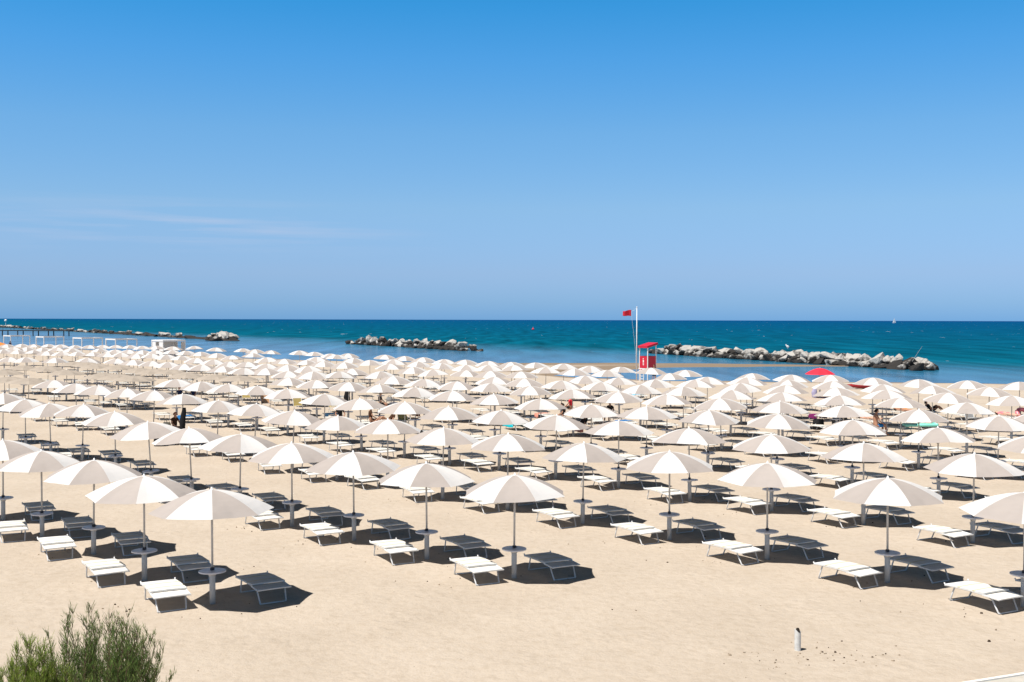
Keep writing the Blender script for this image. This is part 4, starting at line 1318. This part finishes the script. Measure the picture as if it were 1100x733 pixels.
# clothes and bags
wrap(-15.34, 52.2, 0.75, 1.85, M['black_cloth'], 'long black wrap hanging from the pole of a left-hand parasol', w=0.10, lean=-0.10)
wrap(-9.8, 66.4, 1.0, 1.9, M['black_cloth'], 'short black wrap hanging under a parasol in the centre rows', w=0.15)
wrap(21.4, 78.9, 0.6, 1.3, M['lavender'], 'pale lavender cloth hanging below the red parasol', w=0.16)
bag(-16.6, 52.6, 0.0, 0.55, M['black_cloth'], 'black beach bag on the sand below the auburn haired person')
bag(-17.6, 56.9, 0.42, 0.40, M['bed_yellow'], 'pale yellow bag on the lounger beside the auburn haired person')
bag(18.3, 62.2, 0.0, 0.85, M['black_cloth'], 'large black bag standing in shade behind the woman in blue')
bag(16.9, 61.5, 0.0, 0.75, M['black_cloth'], 'dark bag in shade left of the large black bag')
bag(-8.4, 76.6, 0.38, 0.40, M['grey_rag'], 'grey bag on a far lounger above the people in brown')

# towels on the beds
for (x, y, key, lab, y0, y1) in (
        (-0.84, 60.3, 'turq_cloth', 'bright turquoise towel draped over a lounger in the centre', -0.75, 0.5),
        (5.5, 63.4, 'blue_cloth', 'blue towel hanging over a lounger below the red tower', -0.5, 0.2),
        (-18.8, 65.8, 'blue_cloth', 'dark blue towel on a lounger at the left behind the black wrap', -0.4, 0.4),
        (-10.7, 66.7, 'sky_cloth', 'pale blue towel on a lounger beside the person in purple', -0.4, 0.3),
        (3.8, 57.6, 'coral_cloth', 'coral towel on the lounger of the reclining person in black', -0.7, 0.1),
        (2.5, 67.2, 'coral_cloth', 'reddish towel hanging over a lounger left of the people in black', -0.7, -0.2),
        (16.6, 66.1, 'magenta', 'dark magenta towel across a lounger left of the large black bag', -0.5, 0.2),
        (-13.0, 90.0, 'sky_cloth', 'small pale blue towel on a far lounger in the centre left', -0.5, 0.2),
        (8.5, 84.0, 'sky_cloth', 'small sky blue towel on a far lounger below the tower', -0.5, 0.0),
        (-6.6, 66.5, 'coral_cloth', 'faded coral towel spread on a lounger in the centre', -0.7, 0.5)):
    bx, by, rz = bed_near(x, y)
    towel(bx, by, rz, M[key], lab, y0, y1, hang=0.26)

# mint airbed lying across a lounger
mb = MB()
for k in range(5):
    mb.tube([(-0.86, -0.26 + 0.13 * k, 0.53), (-0.82, -0.26 + 0.13 * k, 0.53), (0.82, -0.26 + 0.13 * k, 0.53), (0.86, -0.26 + 0.13 * k, 0.53)], [0.03, 0.072, 0.072, 0.03], 10)
mb.tube([(0.78, -0.30, 0.57), (0.78, 0.30, 0.57)], 0.09, 10)
o = mb.build('airbed', M['mint'], smooth=True, loc=(21.45, 58.6, 0.0)); o.rotation_euler = (0, 0, R(-4))
tag(o, 'mint green inflatable airbed lying across a lounger right of the woman in blue', 'airbed')
mb = MB()
pts = [(0.36 * math.cos(a), 0.36 * math.sin(a), 0.12) for a in [2 * math.pi * k / 18 for k in range(19)]]
mb.tube(pts, 0.12, 10, cap=False)
o = mb.build('swim_ring', M['pink'], smooth=True, loc=(30.2, 66.0, 0.42)); o.rotation_euler = (R(50), 0, R(10))
tag(o, 'pink inflatable swim ring leaning by the person in pink', 'swim ring')

# raised chairs
beach_chair(-13.9, 72.8, R(-150), M['khaki'], 'yellow khaki chair with raised back in the left centre rows')
beach_chair(-16.5, 75.0, R(-150), M['tan_cloth'], 'tan chair with raised back left of the yellow khaki chair')
beach_chair(-11.5, 72.2, R(-150), M['khaki'], 'khaki chair with raised back right of the yellow khaki chair')
beach_chair(-19.0, 79.9, R(-160), M['khaki'], 'small khaki chair farthest left and behind the tan chair')
beach_chair(-6.0, 62.4, R(-150), M['khaki'], 'khaki chair with raised back beside the person in dark brown')
beach_chair(4.85, 62.3, R(-165), M['bed'], 'cream chair with raised back next to the blue towel')
beach_chair(26.8, 65.0, R(-165), M['grey_rag'], 'dark grey chair with raised back near the right edge')


# ------------------------------------------------------------------ foreground: stub post, pavement corner, shrubs
# scattered clods and bits of dry seaweed where the sand has been dug over
mb = MB()
r2 = random.Random(21)
clusters = [(5.25, 19.65, 0.7, 44), (4.3, 19.2, 0.5, 24), (6.3, 20.1, 0.5, 14)]
for (x, y, rz) in lounger_beds[:46]:
    clusters.append((x - 0.45 + r2.gauss(0, 0.2), y - 0.35, 0.40, r2.randrange(2, 9)))
for _ in range(30): clusters.append((r2.uniform(-9, 11), r2.uniform(18, 30), 0.6, 2))
for cx_, cy_, sp, n_ in clusters:
    for _ in range(n_):
        x, y = r2.gauss(cx_, sp), r2.gauss(cy_, sp * 0.6)
        s = r2.uniform(0.006, 0.024) * (1.5 if r2.random() < 0.1 else 1)
        vs = [(x + s * r2.uniform(0.7, 1.5) * math.cos(a), y + s * r2.uniform(0.6, 1.2) * math.sin(a), -0.015) for a in [k * math.pi / 3 for k in range(6)]]
        up = [(x + (p[0] - x) * 0.6, y + (p[1] - y) * 0.6, s * r2.uniform(0.5, 1.0)) for p in vs]
        mb.add(vs + up, [(6, 7, 8, 9, 10, 11)] + [(k, (k + 1) % 6, 6 + (k + 1) % 6, 6 + k) for k in range(6)], 0 if r2.random() < 0.6 else 1)
o = mb.build('litter', [mat('sand_clod', (0.30, 0.24, 0.18), 0.95, 0.05, var=0.2, vscale=9), mat('dry_weed', (0.07, 0.05, 0.035), 0.95, 0.05)])
tag(o, 'small sand clods and bits of dry seaweed scattered over the sand', 'litter', kind='stuff')

pp = empty('post', (5.22, 20.25, 0))
tag(pp, 'short white pipe post with broken dark top alone on the sand', 'post')
p = MB()
rows = []
for i in range(6):
    t = i / 5
    rows.append([(0.058 * math.cos(a), 0.058 * math.sin(a), -0.05 + t * (0.40 + (0.02 * math.sin(a * 2 + 1) - 0.025 * math.cos(a)) * (t > 0.9))) for a in [2 * math.pi * k / 18 for k in range(19)]])
p.sheet(rows)
p.build('pipe', M['plastic_pipe'], pp, smooth=True)
p = MB(); p.lathe([(0.001, 0.36), (0.02, 0.40), (0.03, 0.385), (0.045, 0.33), (0.001, 0.31)], 9); p.build('core', M['rust'], pp)

ka, kb = Vector((7.2, 18.02, 0)), Vector((10.4, 19.35, 0))
kd = (kb - ka).normalized(); kn = Vector((kd.y, -kd.x, 0))
ang = math.atan2(kd.y, kd.x)
c = (ka + kb) / 2 + kn * 3.07 - kd * 2
p = MB(); p.box((c.x, c.y, 0.0), (10, 6.0, 0.20), rz=ang)
o = p.build('pavement', M['concrete']); tag(o, 'grey concrete pavement corner at the bottom right', 'pavement', kind='structure')
c = (ka + kb) / 2 + kn * 0.033 - kd * 2
p = MB(); p.box((c.x, c.y, 0.005), (10, 0.07, 0.24), rz=ang)
o = p.build('kerb', M['kerb_paint']); tag(o, 'white kerb edge of the concrete pavement', 'kerb', kind='structure')


def leaf_mat(name, c1, c2):
    m = bpy.data.materials.new(name); m.use_nodes = True
    nt = m.node_tree; b = nt.nodes['Principled BSDF']
    b.inputs['Roughness'].default_value = 0.6; b.inputs['Specular IOR Level'].default_value = 0.2
    g_ = nt.nodes.new('ShaderNodeNewGeometry')
    r_ = nt.nodes.new('ShaderNodeValToRGB')
    r_.color_ramp.elements[0].color = (*c1, 1); r_.color_ramp.elements[1].color = (*c2, 1)
    nt.links.new(g_.outputs['Random Per Island'], r_.inputs['Fac']); nt.links.new(r_.outputs[0], b.inputs['Base Color'])
    tr = nt.nodes.new('ShaderNodeBsdfTranslucent'); nt.links.new(r_.outputs[0], tr.inputs['Color'])
    mx = nt.nodes.new('ShaderNodeMixShader'); mx.inputs['Fac'].default_value = 0.4
    nt.links.new(b.outputs[0], mx.inputs[1]); nt.links.new(tr.outputs[0], mx.inputs[2])
    nt.links.new(mx.outputs[0], nt.nodes['Material Output'].inputs['Surface'])
    return m


def shrub(x, y, stems, hmin, hmax, spread, lm, label, seed, dens):
    r_ = random.Random(seed)
    root = empty('tamarisk_shrub', (x, y, 0))
    tag(root, label, 'shrub')
    wood, leaf = MB(), MB()

    def needles(p, d, n, ln):
        for _ in range(n):
            q = p + Vector((r_.gauss(0, 0.012), r_.gauss(0, 0.012), r_.gauss(0, 0.02)))
            dd = (d + Vector((r_.gauss(0, 0.32), r_.gauss(0, 0.32), r_.gauss(0.45, 0.3)))).normalized()
            l = ln * r_.uniform(0.5, 1.3)
            sd = dd.cross(Vector((r_.gauss(0, 1), r_.gauss(0, 1), r_.gauss(0, 1)))).normalized() * r_.uniform(0.002, 0.004)
            leaf.add([q - sd, q + sd, q + dd * l * 0.6 + sd * 0.8, q + dd * l, q + dd * l * 0.6 - sd * 0.8], [(0, 1, 2, 3, 4)])

    for _ in range(stems):
        a = r_.uniform(0, 2 * math.pi); rad = spread * r_.uniform(0.8, 1.25) * math.sqrt(r_.random())
        h = r_.uniform(hmin, hmax) * (1.04 - 0.42 * (rad / spread) ** 1.3)
        b0 = Vector((rad * 0.3 * math.cos(a), rad * 0.3 * math.sin(a), -0.05))
        tip = Vector((rad * math.cos(a), rad * math.sin(a), h))
        pts = []
        for i in range(9):
            t = i / 8
            p = b0.lerp(tip, t) + Vector((math.cos(a), math.sin(a), 0)) * (0.12 * math.sin(math.pi * t) * spread)
            pts.append(p + Vector((r_.gauss(0, 0.012), r_.gauss(0, 0.012), 0)))
        wood.tube(pts, [0.012 * (1 - 0.85 * i / 8) for i in range(9)], 5, cap=False)
        for i in range(3, 9):
            for _k in range(3):
                t = (i + r_.random()) / 9
                p = pts[min(i, 8)].lerp(pts[min(i + 1, 8)], r_.random())
                a2 = r_.uniform(0, 2 * math.pi)
                ln = r_.uniform(0.16, 0.42) * (1.25 - t)
                d = Vector((math.cos(a2) * 0.6, math.sin(a2) * 0.6, 1)).normalized()
                q = [p + d * (ln * s / 4) + Vector((0, 0, 0.03 * (s / 4) ** 2)) for s in range(5)]
                wood.tube(q, [0.004, 0.0035, 0.003, 0.0022, 0.0012], 4, cap=False)
                thin = 1.5 if t < 0.6 else (0.8 if t < 0.8 else 0.3)
                for s in range(1, 5):
                    needles(q[s], d, max(1, int(dens * thin)), 0.085)
        for i in range(5, 9): needles(pts[i], Vector((0, 0, 1)), int(dens * 0.5), 0.07)
    wood.build('stems', M['twig'], root)
    leaf.build('foliage', lm, root)


M['twig'] = mat('twig_bark', (0.14, 0.10, 0.065), 0.9, 0.1, var=0.2)
L1 = leaf_mat('tamarisk_grey_green', (0.09, 0.17, 0.04), (0.25, 0.33, 0.10))
L2 = leaf_mat('tamarisk_yellow_green', (0.17, 0.26, 0.035), (0.34, 0.41, 0.09))
shrub(-5.80, 15.6, 96, 1.2, 2.2, 0.84, L1, 'taller grey green feathery tamarisk shrub at the bottom left', 3, 4)
shrub(-6.38, 14.75, 76, 1.15, 1.66, 0.66, L2, 'lower yellow green feathery tamarisk shrub at the bottom left corner', 8, 7)
